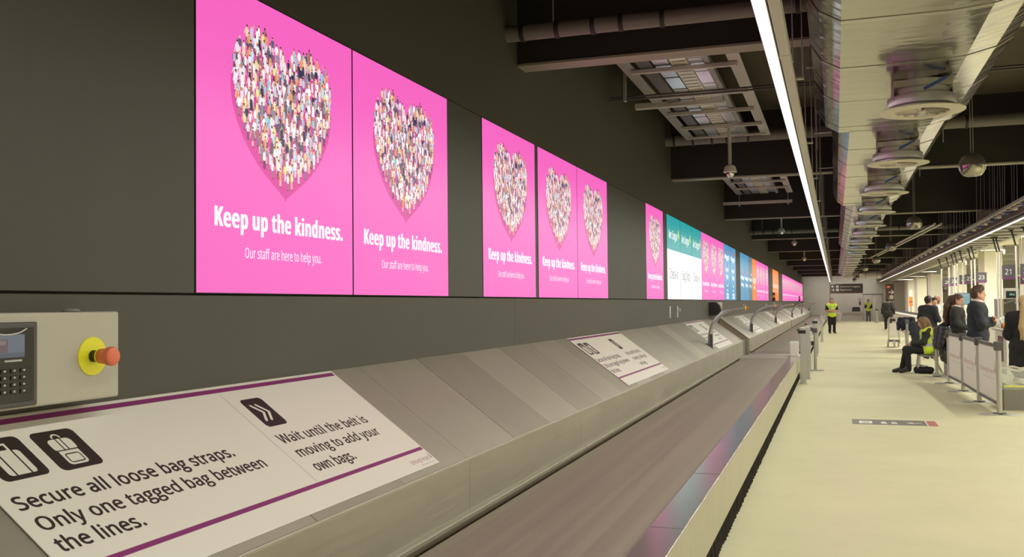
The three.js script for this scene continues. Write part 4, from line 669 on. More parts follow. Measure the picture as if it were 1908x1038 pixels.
function nets(f, lo, hi, h, paint) {
  const n = [0, 1, 2].map((i) => Math.ceil((hi[i] - lo[i]) / h) + 2), [nx, ny, nz] = n, val = new Float32Array(nx * ny * nz), id = new Int32Array(nx * ny * nz).fill(-1);
  const at = (i, j, k) => (k * ny + j) * nx + i;
  for (let k = 0; k < nz; k++) for (let j = 0; j < ny; j++) for (let i = 0; i < nx; i++) val[at(i, j, k)] = f(lo[0] + (i - 0.5) * h, lo[1] + (j - 0.5) * h, lo[2] + (k - 0.5) * h);
  const pos = [], idx = [];
  for (let k = 0; k < nz - 1; k++) for (let j = 0; j < ny - 1; j++) for (let i = 0; i < nx - 1; i++) {
    let s = 0, c = 0, X = 0, Y = 0, Z = 0; const v = [];
    for (let m = 0; m < 8; m++) { v[m] = val[at(i + (m & 1), j + ((m >> 1) & 1), k + (m >> 2))]; if (v[m] < 0) s |= 1 << m; }
    if (s === 0 || s === 255) continue;
    for (const [a, b] of [[0, 1], [2, 3], [4, 5], [6, 7], [0, 2], [1, 3], [4, 6], [5, 7], [0, 4], [1, 5], [2, 6], [3, 7]]) if ((v[a] < 0) !== (v[b] < 0)) { const t = v[a] / (v[a] - v[b]); X += (a & 1) + ((b & 1) - (a & 1)) * t; Y += ((a >> 1) & 1) + (((b >> 1) & 1) - ((a >> 1) & 1)) * t; Z += (a >> 2) + ((b >> 2) - (a >> 2)) * t; c++; }
    id[at(i, j, k)] = pos.length / 3; pos.push(lo[0] + (i - 0.5 + X / c) * h, lo[1] + (j - 0.5 + Y / c) * h, lo[2] + (k - 0.5 + Z / c) * h);
  }
  for (let k = 1; k < nz - 1; k++) for (let j = 1; j < ny - 1; j++) for (let i = 1; i < nx - 1; i++) {
    const v0 = val[at(i, j, k)] < 0;
    const q = (a, b, c, d, flip) => { if (a < 0 || b < 0 || c < 0 || d < 0) return; flip ? idx.push(a, c, b, a, d, c) : idx.push(a, b, c, a, c, d); };
    if (v0 !== (val[at(i + 1, j, k)] < 0)) q(id[at(i, j - 1, k - 1)], id[at(i, j, k - 1)], id[at(i, j, k)], id[at(i, j - 1, k)], !v0);
    if (v0 !== (val[at(i, j + 1, k)] < 0)) q(id[at(i - 1, j, k - 1)], id[at(i - 1, j, k)], id[at(i, j, k)], id[at(i, j, k - 1)], !v0);
    if (v0 !== (val[at(i, j, k + 1)] < 0)) q(id[at(i - 1, j - 1, k)], id[at(i, j - 1, k)], id[at(i, j, k)], id[at(i - 1, j, k)], !v0);
  }
  const g = new THREE.BufferGeometry(); g.setAttribute('position', new THREE.Float32BufferAttribute(pos, 3)); g.setIndex(idx); g.computeVertexNormals();
  if (paint) { const col = []; for (let i = 0; i < pos.length; i += 3) col.push(...paint(pos[i], pos[i + 1], pos[i + 2])); g.setAttribute('color', new THREE.Float32BufferAttribute(col, 3)); }
  return g;
}
const cloth = (r, g, b, o = {}) => M(r, g, b, 0.85, { bumpMap: fine, bumpScale: 0.0008, ...o });
const skinMat = new THREE.MeshPhysicalMaterial({ color: 0xffffff, vertexColors: true, roughness: 0.55 });
const paintMat = new THREE.MeshPhysicalMaterial({ color: 0xffffff, vertexColors: true, roughness: 0.75 });
const mixV = (a, b, t) => a.clone().lerp(b, t);

// a standing skeleton, facing +z, feet at the origin, for a height of 1.75
function stand() {
  return {
    pelvis: V(0, 0.97, 0), chest: V(0, 1.33, 0), neck: V(0, 1.47, -0.01), head: V(0, 1.635, 0.02), look: V(0, 0, 1), up: V(0, 1, 0),
    shL: V(0.185, 1.405, -0.01), elL: V(0.24, 1.13, -0.04), wrL: V(0.25, 0.89, 0.04), shR: V(-0.185, 1.405, -0.01), elR: V(-0.24, 1.13, -0.04), wrR: V(-0.25, 0.89, 0.04),
    hiL: V(0.09, 0.92, 0), knL: V(0.105, 0.50, 0.02), anL: V(0.11, 0.085, -0.02), toL: V(0.13, 0.035, 0.14), hiR: V(-0.09, 0.92, 0), knR: V(-0.105, 0.50, 0.02), anR: V(-0.11, 0.085, -0.02), toR: V(-0.13, 0.035, 0.14),
  };
}
function handPrims(wr, el, s, palm) { // palm: direction the palm faces
  const d = wr.clone().sub(el).normalize(), side = d.clone().cross(palm).normalize().multiplyScalar(s), out = [], o = (a, b, c) => wr.clone().addScaledVector(d, a).addScaledVector(side, b).addScaledVector(palm, c);
  out.push(prim(o(0, 0, 0), o(0.03, 0, 0), 0.026, 0.026), prim(o(0.03, -0.02, 0), o(0.085, -0.026, 0), 0.017, 0.014), prim(o(0.03, 0, 0), o(0.09, 0, 0), 0.017, 0.014), prim(o(0.03, 0.02, 0), o(0.085, 0.026, 0), 0.016, 0.013));
  [[-0.031, 0.072], [-0.0105, 0.08], [0.0105, 0.074], [0.031, 0.058]].forEach(([b, l]) => { const k = o(0.085, b, 0), m = o(0.085 + l * 0.5, b * 1.12, 0.012), e = o(0.085 + l * 0.85, b * 1.15, 0.035); out.push(prim(k, m, 0.0095, 0.009), prim(m, e, 0.009, 0.0075)); });
  out.push(prim(o(0.02, -0.024, 0.005), o(0.055, -0.05, 0.02), 0.013, 0.011), prim(o(0.055, -0.05, 0.02), o(0.085, -0.052, 0.03), 0.0105, 0.0085));
  return out;
}
// spec: height, cell sizes, colours, hair style, clothes
function person(label, pos, turn, J, s) {
  const t = thing('person', label, 'person', pos, turn), k = s.height / 1.75; t.scale.setScalar(k);
  const h = s.cell ?? 0.016, f = s.slim ?? 1;
  const torso = [prim(mixV(J.hiL, J.pelvis, 0.3), mixV(J.hiR, J.pelvis, 0.3), 0.112 * f), prim(J.pelvis, mixV(J.pelvis, J.chest, 0.5), 0.118 * f, 0.112 * f), prim(mixV(J.pelvis, J.chest, 0.55), J.chest, 0.112 * f, 0.118 * f), prim(mixV(J.shL, J.chest, 0.42), mixV(J.shR, J.chest, 0.42), 0.105 * f)];
  const yoke = [prim(J.shL, mixV(J.shL, J.neck, 0.7), 0.06 * f, 0.06 * f), prim(J.shR, mixV(J.shR, J.neck, 0.7), 0.06 * f, 0.06 * f)];
  const neck = [prim(J.neck, mixV(J.neck, J.head, 0.6), 0.058 * f, 0.052 * f)];
  const arms = [prim(J.shL, J.elL, 0.058 * f, 0.043 * f), prim(J.elL, J.wrL, 0.042 * f, 0.029 * f), prim(J.shR, J.elR, 0.058 * f, 0.043 * f), prim(J.elR, J.wrR, 0.042 * f, 0.029 * f)];
  const legs = [prim(J.hiL, J.knL, 0.088 * f, 0.058 * f), prim(J.knL, J.anL, 0.056 * f, 0.038 * f), prim(J.hiR, J.knR, 0.088 * f, 0.058 * f), prim(J.knR, J.anR, 0.056 * f, 0.038 * f)];
  const feet = [prim(J.anL, J.toL, 0.04, 0.032), prim(J.anR, J.toR, 0.04, 0.032)];
  const skin = s.skin ?? [0.55, 0.30, 0.20];
  // head in its own frame
  const F = J.look.clone().normalize(), S = J.up.clone().cross(F).normalize(), U = F.clone().cross(S).normalize(), hp = (a, b, c) => J.head.clone().addScaledVector(S, a).addScaledVector(U, b).addScaledVector(F, c);
  const skull = [prim(hp(0, 0.03, -0.02), hp(0, 0.035, 0.005), 0.087, 0.085), prim(hp(0, -0.02, 0.025), hp(0, -0.085, 0.042), 0.066, 0.042), prim(hp(0.03, -0.05, 0.015), hp(-0.03, -0.05, 0.015), 0.052)];
  const face = [prim(hp(0, 0.012, 0.088), hp(0, -0.028, 0.104), 0.009, 0.015), prim(hp(0.035, 0.026, 0.078), hp(-0.035, 0.026, 0.078), 0.013), prim(hp(0.018, -0.062, 0.082), hp(-0.018, -0.062, 0.082), 0.012), prim(hp(0.083, 0.012, -0.008), hp(0.085, -0.028, -0.006), 0.014, 0.011), prim(hp(-0.083, 0.012, -0.008), hp(-0.085, -0.028, -0.006), 0.014, 0.011), prim(hp(0, -0.1, 0.05), hp(0, -0.103, 0.055), 0.02)];
  const eyes = [hp(0.033, 0.004, 0.088), hp(-0.033, 0.004, 0.088)], lips = hp(0, -0.064, 0.094);
  const headPaint = (x, y, z) => { for (const e of eyes) if (Math.hypot(x - e.x, y - e.y, z - e.z) < 0.014) return [0.05, 0.035, 0.03]; if (Math.hypot(x - lips.x, (y - lips.y) * 2.2, z - lips.z) < 0.026) return [0.42, 0.14, 0.11]; if (s.beard && (() => { const q = V(x, y, z).sub(J.head); return q.dot(U) < -0.045 && q.dot(F) > 0.0; })()) return s.beard; return skin; };
  const plain = () => skin, geos = [];
  const all = [...torso, ...yoke, ...neck, ...arms, ...legs, ...feet]; { const [lo, hi] = bounds(all, 0.02); geos.push(nets(field(all, 0.05), lo, hi, h, plain)); }
  { const p = [...skull, ...face, prim(hp(0, -0.05, -0.02), mixV(J.neck, J.head, 0.25), 0.056, 0.056)], [lo, hi] = bounds(p, 0.015), base = field(p, 0.022); geos.push(nets((x, y, z) => { let d = base(x, y, z); for (const e of eyes) { const q = 0.017 - Math.hypot(x - e.x, y - e.y, z - e.z); d = Math.max(d, q * 0.5); } return d; }, lo, hi, s.headCell ?? 0.006, headPaint)); }
  for (const [wr, el, sg, pn] of [[J.wrL, J.elL, 1, s.palmL ?? V(-1, 0, 0)], [J.wrR, J.elR, -1, s.palmR ?? V(1, 0, 0)]]) { const p = handPrims(wr, el, sg, pn.clone().normalize()), [lo, hi] = bounds(p, 0.01); geos.push(nets(field(p, 0.008), lo, hi, s.handCell ?? 0.006, plain)); }
  const body = mergeGeometries(geos.map((g) => { const q = g.toNonIndexed(); return q; })); mesh('body', body, skinMat, t);
  const wear = (name, prims, grow, material, opt = {}) => { const [lo, hi] = bounds(prims, grow + 0.03), b = field(prims, opt.k ?? 0.05, grow), cuts = opt.cut ?? []; mesh(name, nets((x, y, z) => { let d = b(x, y, z) + (opt.fold ? opt.fold * Math.sin(x * 31 + y * 17) * Math.sin(y * 23 + z * 29) : 0); for (const [c, n] of cuts) d = Math.max(d, (x - c.x) * n.x + (y - c.y) * n.y + (z - c.z) * n.z); if (opt.vee) d = Math.max(d, 0.062 - Math.hypot((x - opt.vee.x) * 1.3, (y - opt.vee.y) * 0.7, z - opt.vee.z)); return d; }, lo, hi, opt.h ?? h * 0.9, opt.paint), material, t); };
  const neckDir = J.head.clone().sub(J.neck).normalize(), collar = [mixV(J.neck, J.head, s.shirt ? 0.24 : 0.14), neckDir];
  // trousers, shoes
  if (s.trousers) wear('trousers', [...legs.map((p) => { const q = [...p]; q[7] += 0.012; return q; }), torso[0]], 0.014, s.trousers, { fold: 0.003 });
  wear('shoes', feet.map((p) => { const q = [...p]; return q; }), 0.012, s.shoes ?? mat.black, { h: 0.01, k: 0.02, cut: [] });
  const low = s.hem ? s.hem : 0, tail = [];
  if (low) { const a = mixV(J.hiL, J.knL, low), b = mixV(J.hiR, J.knR, low); tail.push(prim(J.hiL, a, 0.11 * f, 0.115 * f), prim(J.hiR, b, 0.11 * f, 0.115 * f)); }
  const sleeve = s.short ? arms.map((p, i) => (i % 2 ? null : [p[0], p[1], p[2], p[3] * 0.75, p[4] * 0.75, p[5] * 0.75, p[6], p[7] + 0.006])).filter(Boolean) : arms.map((p, i) => (i % 2 ? [p[0], p[1], p[2], p[3] * 0.94, p[4] * 0.94, p[5] * 0.94, p[6], p[7] + 0.006] : p));
  if (s.shirt) wear('shirt_collar', [prim(mixV(J.neck, J.head, -0.1), mixV(J.neck, J.head, 0.42), 0.071 * f, 0.064 * f), prim(mixV(J.neck, J.chest, 0.1).addScaledVector(F, 0.05), mixV(J.neck, J.chest, 0.75).addScaledVector(F, 0.095), 0.04, 0.03)], 0.008, s.shirt, { h: 0.01, k: 0.03, cut: [[mixV(J.neck, J.head, 0.42), neckDir]] });
  wear(s.topName ?? 'jacket', [...torso, ...yoke, ...sleeve, ...tail, ...(s.shirt ? [prim(mixV(J.neck, J.head, -0.25), mixV(J.neck, J.head, 0.16), 0.062 * f, 0.05 * f)] : [])], s.bulk ?? 0.02, s.top, { cut: [collar], fold: 0.004, k: 0.06, vee: s.shirt ? mixV(J.neck, J.chest, 0.3).addScaledVector(F, 0.14) : null });
  if (s.vest) { const yy = s.vest; wear('hi_vis_vest', [...torso, ...yoke.map((p) => { const q = [...p]; q[6] -= 0.004; return q; })], (s.bulk ?? 0.02) + 0.016, paintMat, { cut: [collar], k: 0.05, h: 0.012, paint: (x, y, z) => { for (const [a, b] of yy) if (y > a && y < b) return [0.42, 0.44, 0.42]; const q = V(x, y, z).sub(J.chest).dot(S); if (y > yy[0][1] && Math.abs(Math.abs(q) - 0.105) < 0.024) return [0.42, 0.44, 0.42]; return [0.62, 0.80, 0.03]; } }); }
  // hair
  if (s.hair) {
    const cap = [prim(hp(0, 0.035, -0.025), hp(0, 0.045, 0.0), 0.094, 0.09), prim(hp(0, -0.02, -0.045), hp(0, 0.02, -0.04), 0.078, 0.088)];
    if (s.style === 'quiff') cap.push(prim(hp(-0.03, 0.105, 0.05), hp(0.03, 0.11, 0.045), 0.034), prim(hp(0, 0.1, -0.02), hp(0, 0.115, 0.04), 0.05, 0.04));
    const extra = [];
    if (s.style === 'pony') extra.push(prim(hp(0, 0.06, -0.08), hp(0.0, 0.03, -0.15), 0.05, 0.055), prim(hp(0, 0.03, -0.15), hp(0, -0.14, -0.21), 0.058, 0.072), prim(hp(0, -0.14, -0.21), hp(0.02, -0.36, -0.22), 0.072, 0.066), prim(hp(0.02, -0.36, -0.22), hp(0.02, -0.52, -0.21), 0.066, 0.014), prim(hp(0, -0.03, -0.06), hp(0, -0.08, -0.05), 0.07, 0.06));
    if (s.style === 'long') extra.push(prim(hp(0.08, 0.0, -0.01), hp(0.105, -0.3, 0.02), 0.056, 0.05), prim(hp(-0.08, 0.0, -0.01), hp(-0.105, -0.3, 0.02), 0.056, 0.05), prim(hp(0, -0.02, -0.08), hp(0, -0.32, -0.10), 0.07, 0.06), prim(hp(0.07, -0.15, 0.03), hp(0.085, -0.34, 0.06), 0.04, 0.02), prim(hp(0, 0.05, 0.06), hp(0.06, -0.05, 0.07), 0.04, 0.02));
    if (s.style === 'tail') extra.push(prim(hp(0, 0.02, -0.08), hp(0, -0.06, -0.13), 0.06, 0.055), prim(hp(0, -0.06, -0.13), hp(0.02, -0.4, -0.16), 0.058, 0.062), prim(hp(0.02, -0.4, -0.16), hp(-0.02, -0.66, -0.15), 0.062, 0.02), prim(hp(0.03, -0.3, -0.16), hp(0.05, -0.6, -0.15), 0.035, 0.012));
    const p = [...cap, ...extra], [lo, hi] = bounds(p, 0.02), b = field(p, 0.03), fc = hp(0, -0.04, 0.09);
    mesh('hair', nets((x, y, z) => { const d = b(x, y, z) + 0.0035 * Math.sin((x + z) * 160 + y * 25); const q = V(x, y, z).sub(J.head), faceCut = 0.082 - Math.hypot(q.dot(S) * 0.9, (q.dot(U) + 0.035) * 0.85, (q.dot(F) - 0.085)); return s.style === 'long' ? Math.max(d, faceCut * 0.9) : Math.max(d, faceCut); }, lo, hi, s.headCell ? s.headCell * 1.2 : 0.007), s.hair, t);
    if (s.band) mesh('hair_band', new THREE.TorusGeometry(0.062, 0.014, 8, 24).applyMatrix4(new THREE.Matrix4().makeBasis(S, F.clone().negate().cross(S), F.clone().negate()).setPosition(hp(0, -0.04, -0.115))).toNonIndexed(), mat.black, t);
  }
  return t;
}
const navy = cloth(0.022, 0.024, 0.032), blackCloth = cloth(0.014, 0.013, 0.013), charcoal = cloth(0.03, 0.029, 0.028), shirtWhite = cloth(0.75, 0.73, 0.68), brownHair = M(0.075, 0.036, 0.018, 0.55), darkHair = M(0.02, 0.012, 0.009, 0.5), blondeHair = M(0.50, 0.35, 0.17, 0.5), fairHair = M(0.20, 0.11, 0.045, 0.5);
{ // man with folded arms, turned to the desks
  const J = stand(); J.elR = V(-0.25, 1.13, 0.06); J.wrR = V(0.04, 1.14, 0.235); J.elL = V(0.25, 1.12, 0.06); J.wrL = V(-0.07, 1.19, 0.225); J.look = V(0.0, 0.02, 1); J.chest = V(0, 1.33, 0.0);
  person('man in dark suit with short brown hair and folded arms behind the barrier', [2.4, 0, -18.7], 1.45, J, { height: 1.83, slim: 1.2, hair: brownHair, style: 'quiff', top: navy, shirt: shirtWhite, trousers: charcoal, hem: 0.22, palmR: V(0, 0, -1), palmL: V(0, 0, -1) });
}
{ // woman with long dark ponytail, arm resting on the coats
  const J = stand(); J.elR = V(-0.30, 1.14, 0.04); J.wrR = V(-0.20, 1.05, 0.25); J.elL = V(0.25, 1.18, -0.17); J.wrL = V(0.26, 1.07, -0.38); J.look = V(-0.25, -0.1, 1);
  person('woman in dark jacket with long brown ponytail beside the folded-arms man', [2.35, 0, -21.2], 1.35, J, { height: 1.71, slim: 1.06, hair: brownHair, style: 'pony', top: charcoal, shirt: shirtWhite, trousers: blackCloth, hem: 0.25 });
}
{ // blonde woman seen from behind
  const J = stand(); J.elR = V(-0.25, 1.12, 0.05); J.wrR = V(-0.19, 1.02, 0.27); J.elL = V(0.26, 1.12, 0.03); J.wrL = V(0.2, 1.0, 0.25); J.look = V(0.15, -0.05, 1);
  person('woman in long black coat with pale blonde hair tied back', [2.76, 0, -16.35], 2.7, J, { height: 1.66, slim: 1.12, hair: blondeHair, style: 'tail', band: true, top: blackCloth, topName: 'coat', trousers: blackCloth, hem: 0.75, bulk: 0.035 });
}
{ // man in dark blazer further back
  const J = stand(); J.elL = V(0.27, 1.14, 0.02); J.wrL = V(0.2, 1.05, 0.24); J.elR = V(-0.27, 1.12, 0.02); J.wrR = V(-0.18, 1.06, 0.24);
  person('dark-haired man in navy jacket with his back turned, beyond the seated woman', [2.42, 0, -28.4], 2.5, J, { height: 1.72, slim: 1.15, cell: 0.02, headCell: 0.008, hair: darkHair, top: navy, trousers: blackCloth, hem: 0.3 });
}
{ // staff behind the desk
  const J = stand(); J.wrL = V(0.16, 1.02, 0.24); J.wrR = V(-0.16, 1.02, 0.24);
  person('bald bearded man in a white shirt facing the hall behind the desks', [3.0, 0, -32.2], 0.1, J, { height: 1.76, cell: 0.022, headCell: 0.008, top: shirtWhite, topName: 'shirt', trousers: charcoal, beard: [0.09, 0.05, 0.035], skin: [0.5, 0.27, 0.18] });
  const K = stand(); K.look = V(-0.4, -0.2, 1);
  person('dark-haired man in a pale shirt leaning behind the navy jacket', [2.76, 0, -30.6], 0.7, K, { height: 1.68, cell: 0.022, headCell: 0.008, hair: darkHair, top: shirtWhite, topName: 'shirt', trousers: charcoal });
}
{ // seated woman in a hi-vis vest: local frame faces +z, turned to face the aisle
  const J = { pelvis: V(0, 0.53, -0.02), chest: V(0, 0.87, -0.03), neck: V(0, 1.0, -0.01), head: V(0, 1.135, 0.05), look: V(-0.1, -0.35, 1), up: V(0, 1, 0.3), shL: V(0.165, 0.95, -0.02), elL: V(0.205, 0.70, 0.06), wrL: V(0.06, 0.66, 0.28), shR: V(-0.165, 0.95, -0.02), elR: V(-0.205, 0.70, 0.06), wrR: V(-0.05, 0.67, 0.29), hiL: V(0.09, 0.51, 0.0), knL: V(0.10, 0.53, 0.39), anL: V(0.10, 0.09, 0.37), toL: V(0.12, 0.04, 0.54), hiR: V(-0.09, 0.51, 0.0), knR: V(-0.10, 0.53, 0.40), anR: V(-0.09, 0.085, 0.50), toR: V(-0.10, 0.035, 0.67) };
  person('seated woman in a yellow hi-vis vest with long fair hair', [1.88, -0.0, -22.85], -Math.PI / 2, J, { height: 1.72, slim: 0.95, hair: fairHair, style: 'long', top: charcoal, trousers: blackCloth, vest: [[0.6, 0.67]], palmL: V(0, -1, 0), palmR: V(0, -1, 0) });
}
{ // two men in vests by the end, one walking away
  const J = stand(); J.elL = V(0.27, 1.13, 0.0); J.wrL = V(0.06, 1.1, 0.23); J.elR = V(-0.27, 1.13, 0.0); J.wrR = V(-0.08, 1.12, 0.22);
  person('man in a yellow hi-vis vest standing by the far conveyor', [-0.17, 0, -50.6], 0.25, J, { height: 1.77, slim: 1.12, cell: 0.022, headCell: 0.009, handCell: 0.008, hair: M(0.1, 0.08, 0.06, 0.6), top: blackCloth, topName: 'polo_shirt', short: true, trousers: blackCloth, vest: [[1.13, 1.2], [1.0, 1.04]] });
  const K = stand(); K.wrL = V(0.12, 1.05, 0.22); K.wrR = V(-0.1, 1.28, 0.24);
  person('man in a yellow hi-vis vest by the end door', [2.5, 0, -80.8], -0.2, K, { height: 1.74, cell: 0.024, headCell: 0.01, handCell: 0.009, hair: darkHair, top: blackCloth, topName: 'polo_shirt', trousers: cloth(0.1, 0.1, 0.11), vest: [[1.13, 1.2]] });
  const W = stand(); W.knL = V(0.1, 0.52, 0.16); W.anL = V(0.1, 0.1, 0.1); W.toL = V(0.11, 0.04, 0.26); W.knR = V(-0.1, 0.5, -0.04); W.anR = V(-0.1, 0.13, -0.25); W.toR = V(-0.11, 0.04, -0.1); W.elR = V(-0.27, 1.14, -0.1); W.wrR = V(-0.3, 0.92, -0.05); W.elL = V(0.26, 1.13, 0.0); W.wrL = V(0.27, 0.9, 0.12);
  person('man in black coat walking away down the aisle', [2.78, 0, -57], Math.PI + 0.1, W, { height: 1.77, slim: 1.15, cell: 0.022, headCell: 0.009, handCell: 0.008, hair: darkHair, top: charcoal, topName: 'coat', trousers: charcoal, hem: 0.35, bulk: 0.035 });
}

// ---------------------------------------------------------------- tensioned barrier with banners
const bannerTex = canvas(512, 512, (x) => { x.fillStyle = '#e6e0da'; x.fillRect(0, 0, 512, 512); x.fillStyle = '#b0637d'; fit(x, 'Edinburgh Airport', 30, 262, 390, 62, '#px sans-serif'); x.fillStyle = '#8d8484'; x.beginPath(); x.moveTo(432, 264); x.lineTo(449, 120); x.lineTo(466, 264); x.lineTo(449, 232); x.fill(); x.fillStyle = '#b9b1ac'; fit(x, 'Where Scotland meets the world', 130, 318, 280, 24, '#px sans-serif'); });
const bannerMat = new THREE.MeshPhysicalMaterial({ map: bannerTex, roughness: 0.6 });
function barrierPost(x, z, label, group, h = 1.02) {
  const t = thing('barrier_post', label, 'post', [x, 0, z], 0, group);
  for (const d of [-0.13, 0.13]) mesh('foot', lathe([[0, 0], [0.13, 0], [0.13, 0.008], [0.1, 0.016], [0, 0.018]], 28).scale(1, 1, 0.85).translate(d, 0, 0), mat.zinc, t);
  mesh('foot_bridge', rb(-0.08, 0.005, 0.05, 0.08, 0.028, -0.05, 0.006), mat.darkGrey, t);
  mesh('pole', cyl(0.036, 0.036, h - 0.14, 0, 0.02, 0, 18), mat.silver, t); mesh('collar', cyl(0.03, 0.03, 0.05, 0, 0.015, 0, 14), mat.darkGrey, t);
  mesh('cassette', rb(-0.055, h - 0.125, 0.055, 0.055, h, -0.055, 0.012), mat.darkGrey, t);
  return t;
}
const BP = [[2.144, -14.76], [2.109, -16.46], [2.1, -18.33], [2.052, -20.04], [1.99, -21.7]];
const postNames = ['silver barrier post at the near end of the white banners', 'silver barrier post between two white banners', 'silver barrier post between two white banners', 'silver barrier post at the far end of the white banners', 'lone silver barrier post beside the hung black coats'];
BP.forEach(([x, z], i) => barrierPost(x, z, postNames[i], i === 1 || i === 2 ? 'posts between the banners' : undefined));
function banner(a, b, label, group) {
  const t = thing('barrier_banner', label, 'banner', [0, 0, 0], 0, group), A = V(a[0], 0, a[1]), B = V(b[0], 0, b[1]), d = B.clone().sub(A).normalize(), p = A.clone().addScaledVector(d, 0.07), q = B.clone().addScaledVector(d, -0.07), n = V(d.z, 0, -d.x), L = p.distanceTo(q);
  const slab = (y0, y1, w) => { const g = new RoundedBoxGeometry(L, y1 - y0, w, 1, Math.min(0.004, w * 0.3)); g.rotateY(Math.atan2(-d.z, d.x)); g.translate((p.x + q.x) / 2, (y0 + y1) / 2, (p.z + q.z) / 2); return g; };
  mesh('top_rail', slab(0.935, 0.985, 0.05), mat.darkGrey, t); mesh('bottom_rail', slab(0.13, 0.165, 0.045), mat.darkGrey, t); mesh('sheet', slab(0.165, 0.935, 0.006), mat.white, t);
  const o = n.clone().multiplyScalar(0.0045), side = o.x < 0 ? 1 : -1, P = q.clone().addScaledVector(o, side), Q = p.clone().addScaledVector(o, side);
  const L2 = Q.clone(), R2 = P.clone(), far = L2.z < R2.z; // printed face looks at the aisle; the far end is on its left
  const bl = far ? L2 : R2, br = far ? R2 : L2; bl.y = br.y = 0.168; mesh('print', quad(bl, br, bl.clone().setY(0.932)), bannerMat, t);
}
for (let i = 0; i < 3; i++) banner(BP[i], BP[i + 1], 'white printed banner stretched between barrier posts', 'white banners of the near barrier');
const BQ = [[2.08, -31.6], [2.2, -33.9]]; barrierPost(...BQ[0], 'far barrier post with a navy coat slung beside it'); barrierPost(...BQ[1], 'far barrier post behind the slung navy coat'); banner(BQ[0], BQ[1], 'white banner under the slung navy coat');
for (const [x, z] of [[2.9, -74], [2.95, -76.5], [3.0, -79]]) barrierPost(x, z, 'small far barrier post near the end door', 'barrier posts near the end door');
{ // trolley standing behind the barrier
  const t = thing('luggage_trolley', 'narrow silver trolley with pale panel and grey wheels', 'trolley', [1.88, 0, -35.2]);
  mesh('frame', [rod(V(-0.16, 0.14, 0), V(-0.13, 1.02, 0), 0.02), rod(V(0.2, 0.14, 0), V(0.13, 1.02, 0), 0.02), rod(V(-0.13, 1.02, 0), V(0.13, 1.02, 0), 0.02), rod(V(-0.16, 0.2, 0), V(-0.16, 0.2, -0.7), 0.02), rod(V(0.2, 0.2, 0), V(0.2, 0.2, -0.7), 0.02)], mat.silver, t);
  mesh('panel', rb(-0.12, 0.34, 0.012, 0.14, 0.84, -0.012, 0.01), mat.white, t); mesh('handle_grip', rb(-0.07, 0.9, 0.03, 0.07, 0.99, -0.03, 0.01), mat.black, t); mesh('deck', rb(-0.16, 0.2, 0.02, 0.2, 0.25, -0.7, 0.01), mat.darkGrey, t);
  for (const [x, z] of [[0.02, 0.08], [-0.15, -0.6], [0.19, -0.6]]) mesh('wheel', rod(V(x - 0.025, 0.1, z), V(x + 0.025, 0.1, z), 0.1, 20), mat.lightGrey, t);
  mesh('fork', rb(-0.02, 0.1, 0.12, 0.06, 0.24, 0.0, 0.006), mat.silver, t);
}
// hung coats: folded lumps of cloth over a rail
function coat(label, pos, turn, w, h, m, seed) {
  const t = thing('hung_coat', label, 'coat', pos, turn), r = rng(seed), p = [];
  for (let k = 0; k < 7; k++) { const x = (k / 6 - 0.5) * w, l = h * (0.7 + 0.3 * r()); p.push(prim(V(x, -0.02, 0.02), V(x + (r() - 0.5) * 0.08, -l * 0.5, 0.07 + r() * 0.03), 0.045, 0.06), prim(V(x + (r() - 0.5) * 0.08, -l * 0.5, 0.08), V(x + (r() - 0.5) * 0.1, -l, 0.06), 0.06, 0.05), prim(V(x, -0.02, -0.02), V(x, -l * 0.6, -0.07), 0.045, 0.05)); }
  const sl = [prim(V(-w * 0.45, -0.02, 0.06), V(-w * 0.52, -h * 0.75, 0.12), 0.055, 0.045), prim(V(w * 0.45, -0.02, 0.06), V(w * 0.5, -h * 0.8, 0.11), 0.055, 0.045)];
  const mk = (q) => { const [lo, hi] = bounds(q, 0.03), f = field(q, 0.035); return nets((x, y, z) => f(x, y, z) + 0.008 * Math.sin(y * 62 + x * 9) * Math.sin(x * 40 + z * 20), lo, hi, 0.014); };
  mesh('body_of_coat', mk(p), m, t); for (const s of sl) mesh('sleeve', mk([s]), m, t);
}
const puffer = cloth(0.012, 0.012, 0.016, { roughness: 0.5 }), navyCoat = cloth(0.02, 0.018, 0.035);
coat('black padded coat hung beside the lone barrier post', [2.02, 1.05, -21.3], Math.PI / 2, 0.5, 0.66, puffer, 4);
coat('black padded coat slung between the lone post and the banners', [2.04, 1.05, -20.7], Math.PI / 2, 0.46, 0.7, puffer, 9);
coat('black coat draped over the back of the steel chair', [2.235, 0.93, -22.85], Math.PI / 2, 0.36, 0.5, puffer, 31);
coat('navy coat slung over the far banner', [2.12, 1.06, -32.4], -0.4, 0.42, 0.42, navyCoat, 14);
barrierPost(1.93, -25.4, 'barrier post behind the seated woman', undefined, 1.0);
coat('grey-blue coat hung behind the seated woman', [1.93, 1.06, -25.3], 0.3, 0.3, 0.55, cloth(0.03, 0.033, 0.05), 21);
{ const t = thing('coat_rail', 'thin dark rail carrying the hung coats', 'rail', [0, 0, 0]); mesh('rail', rod(V(2.0, 1.0, -21.75), V(2.06, 1.0, -20.0), 0.016, 8), mat.darkGrey, t); }
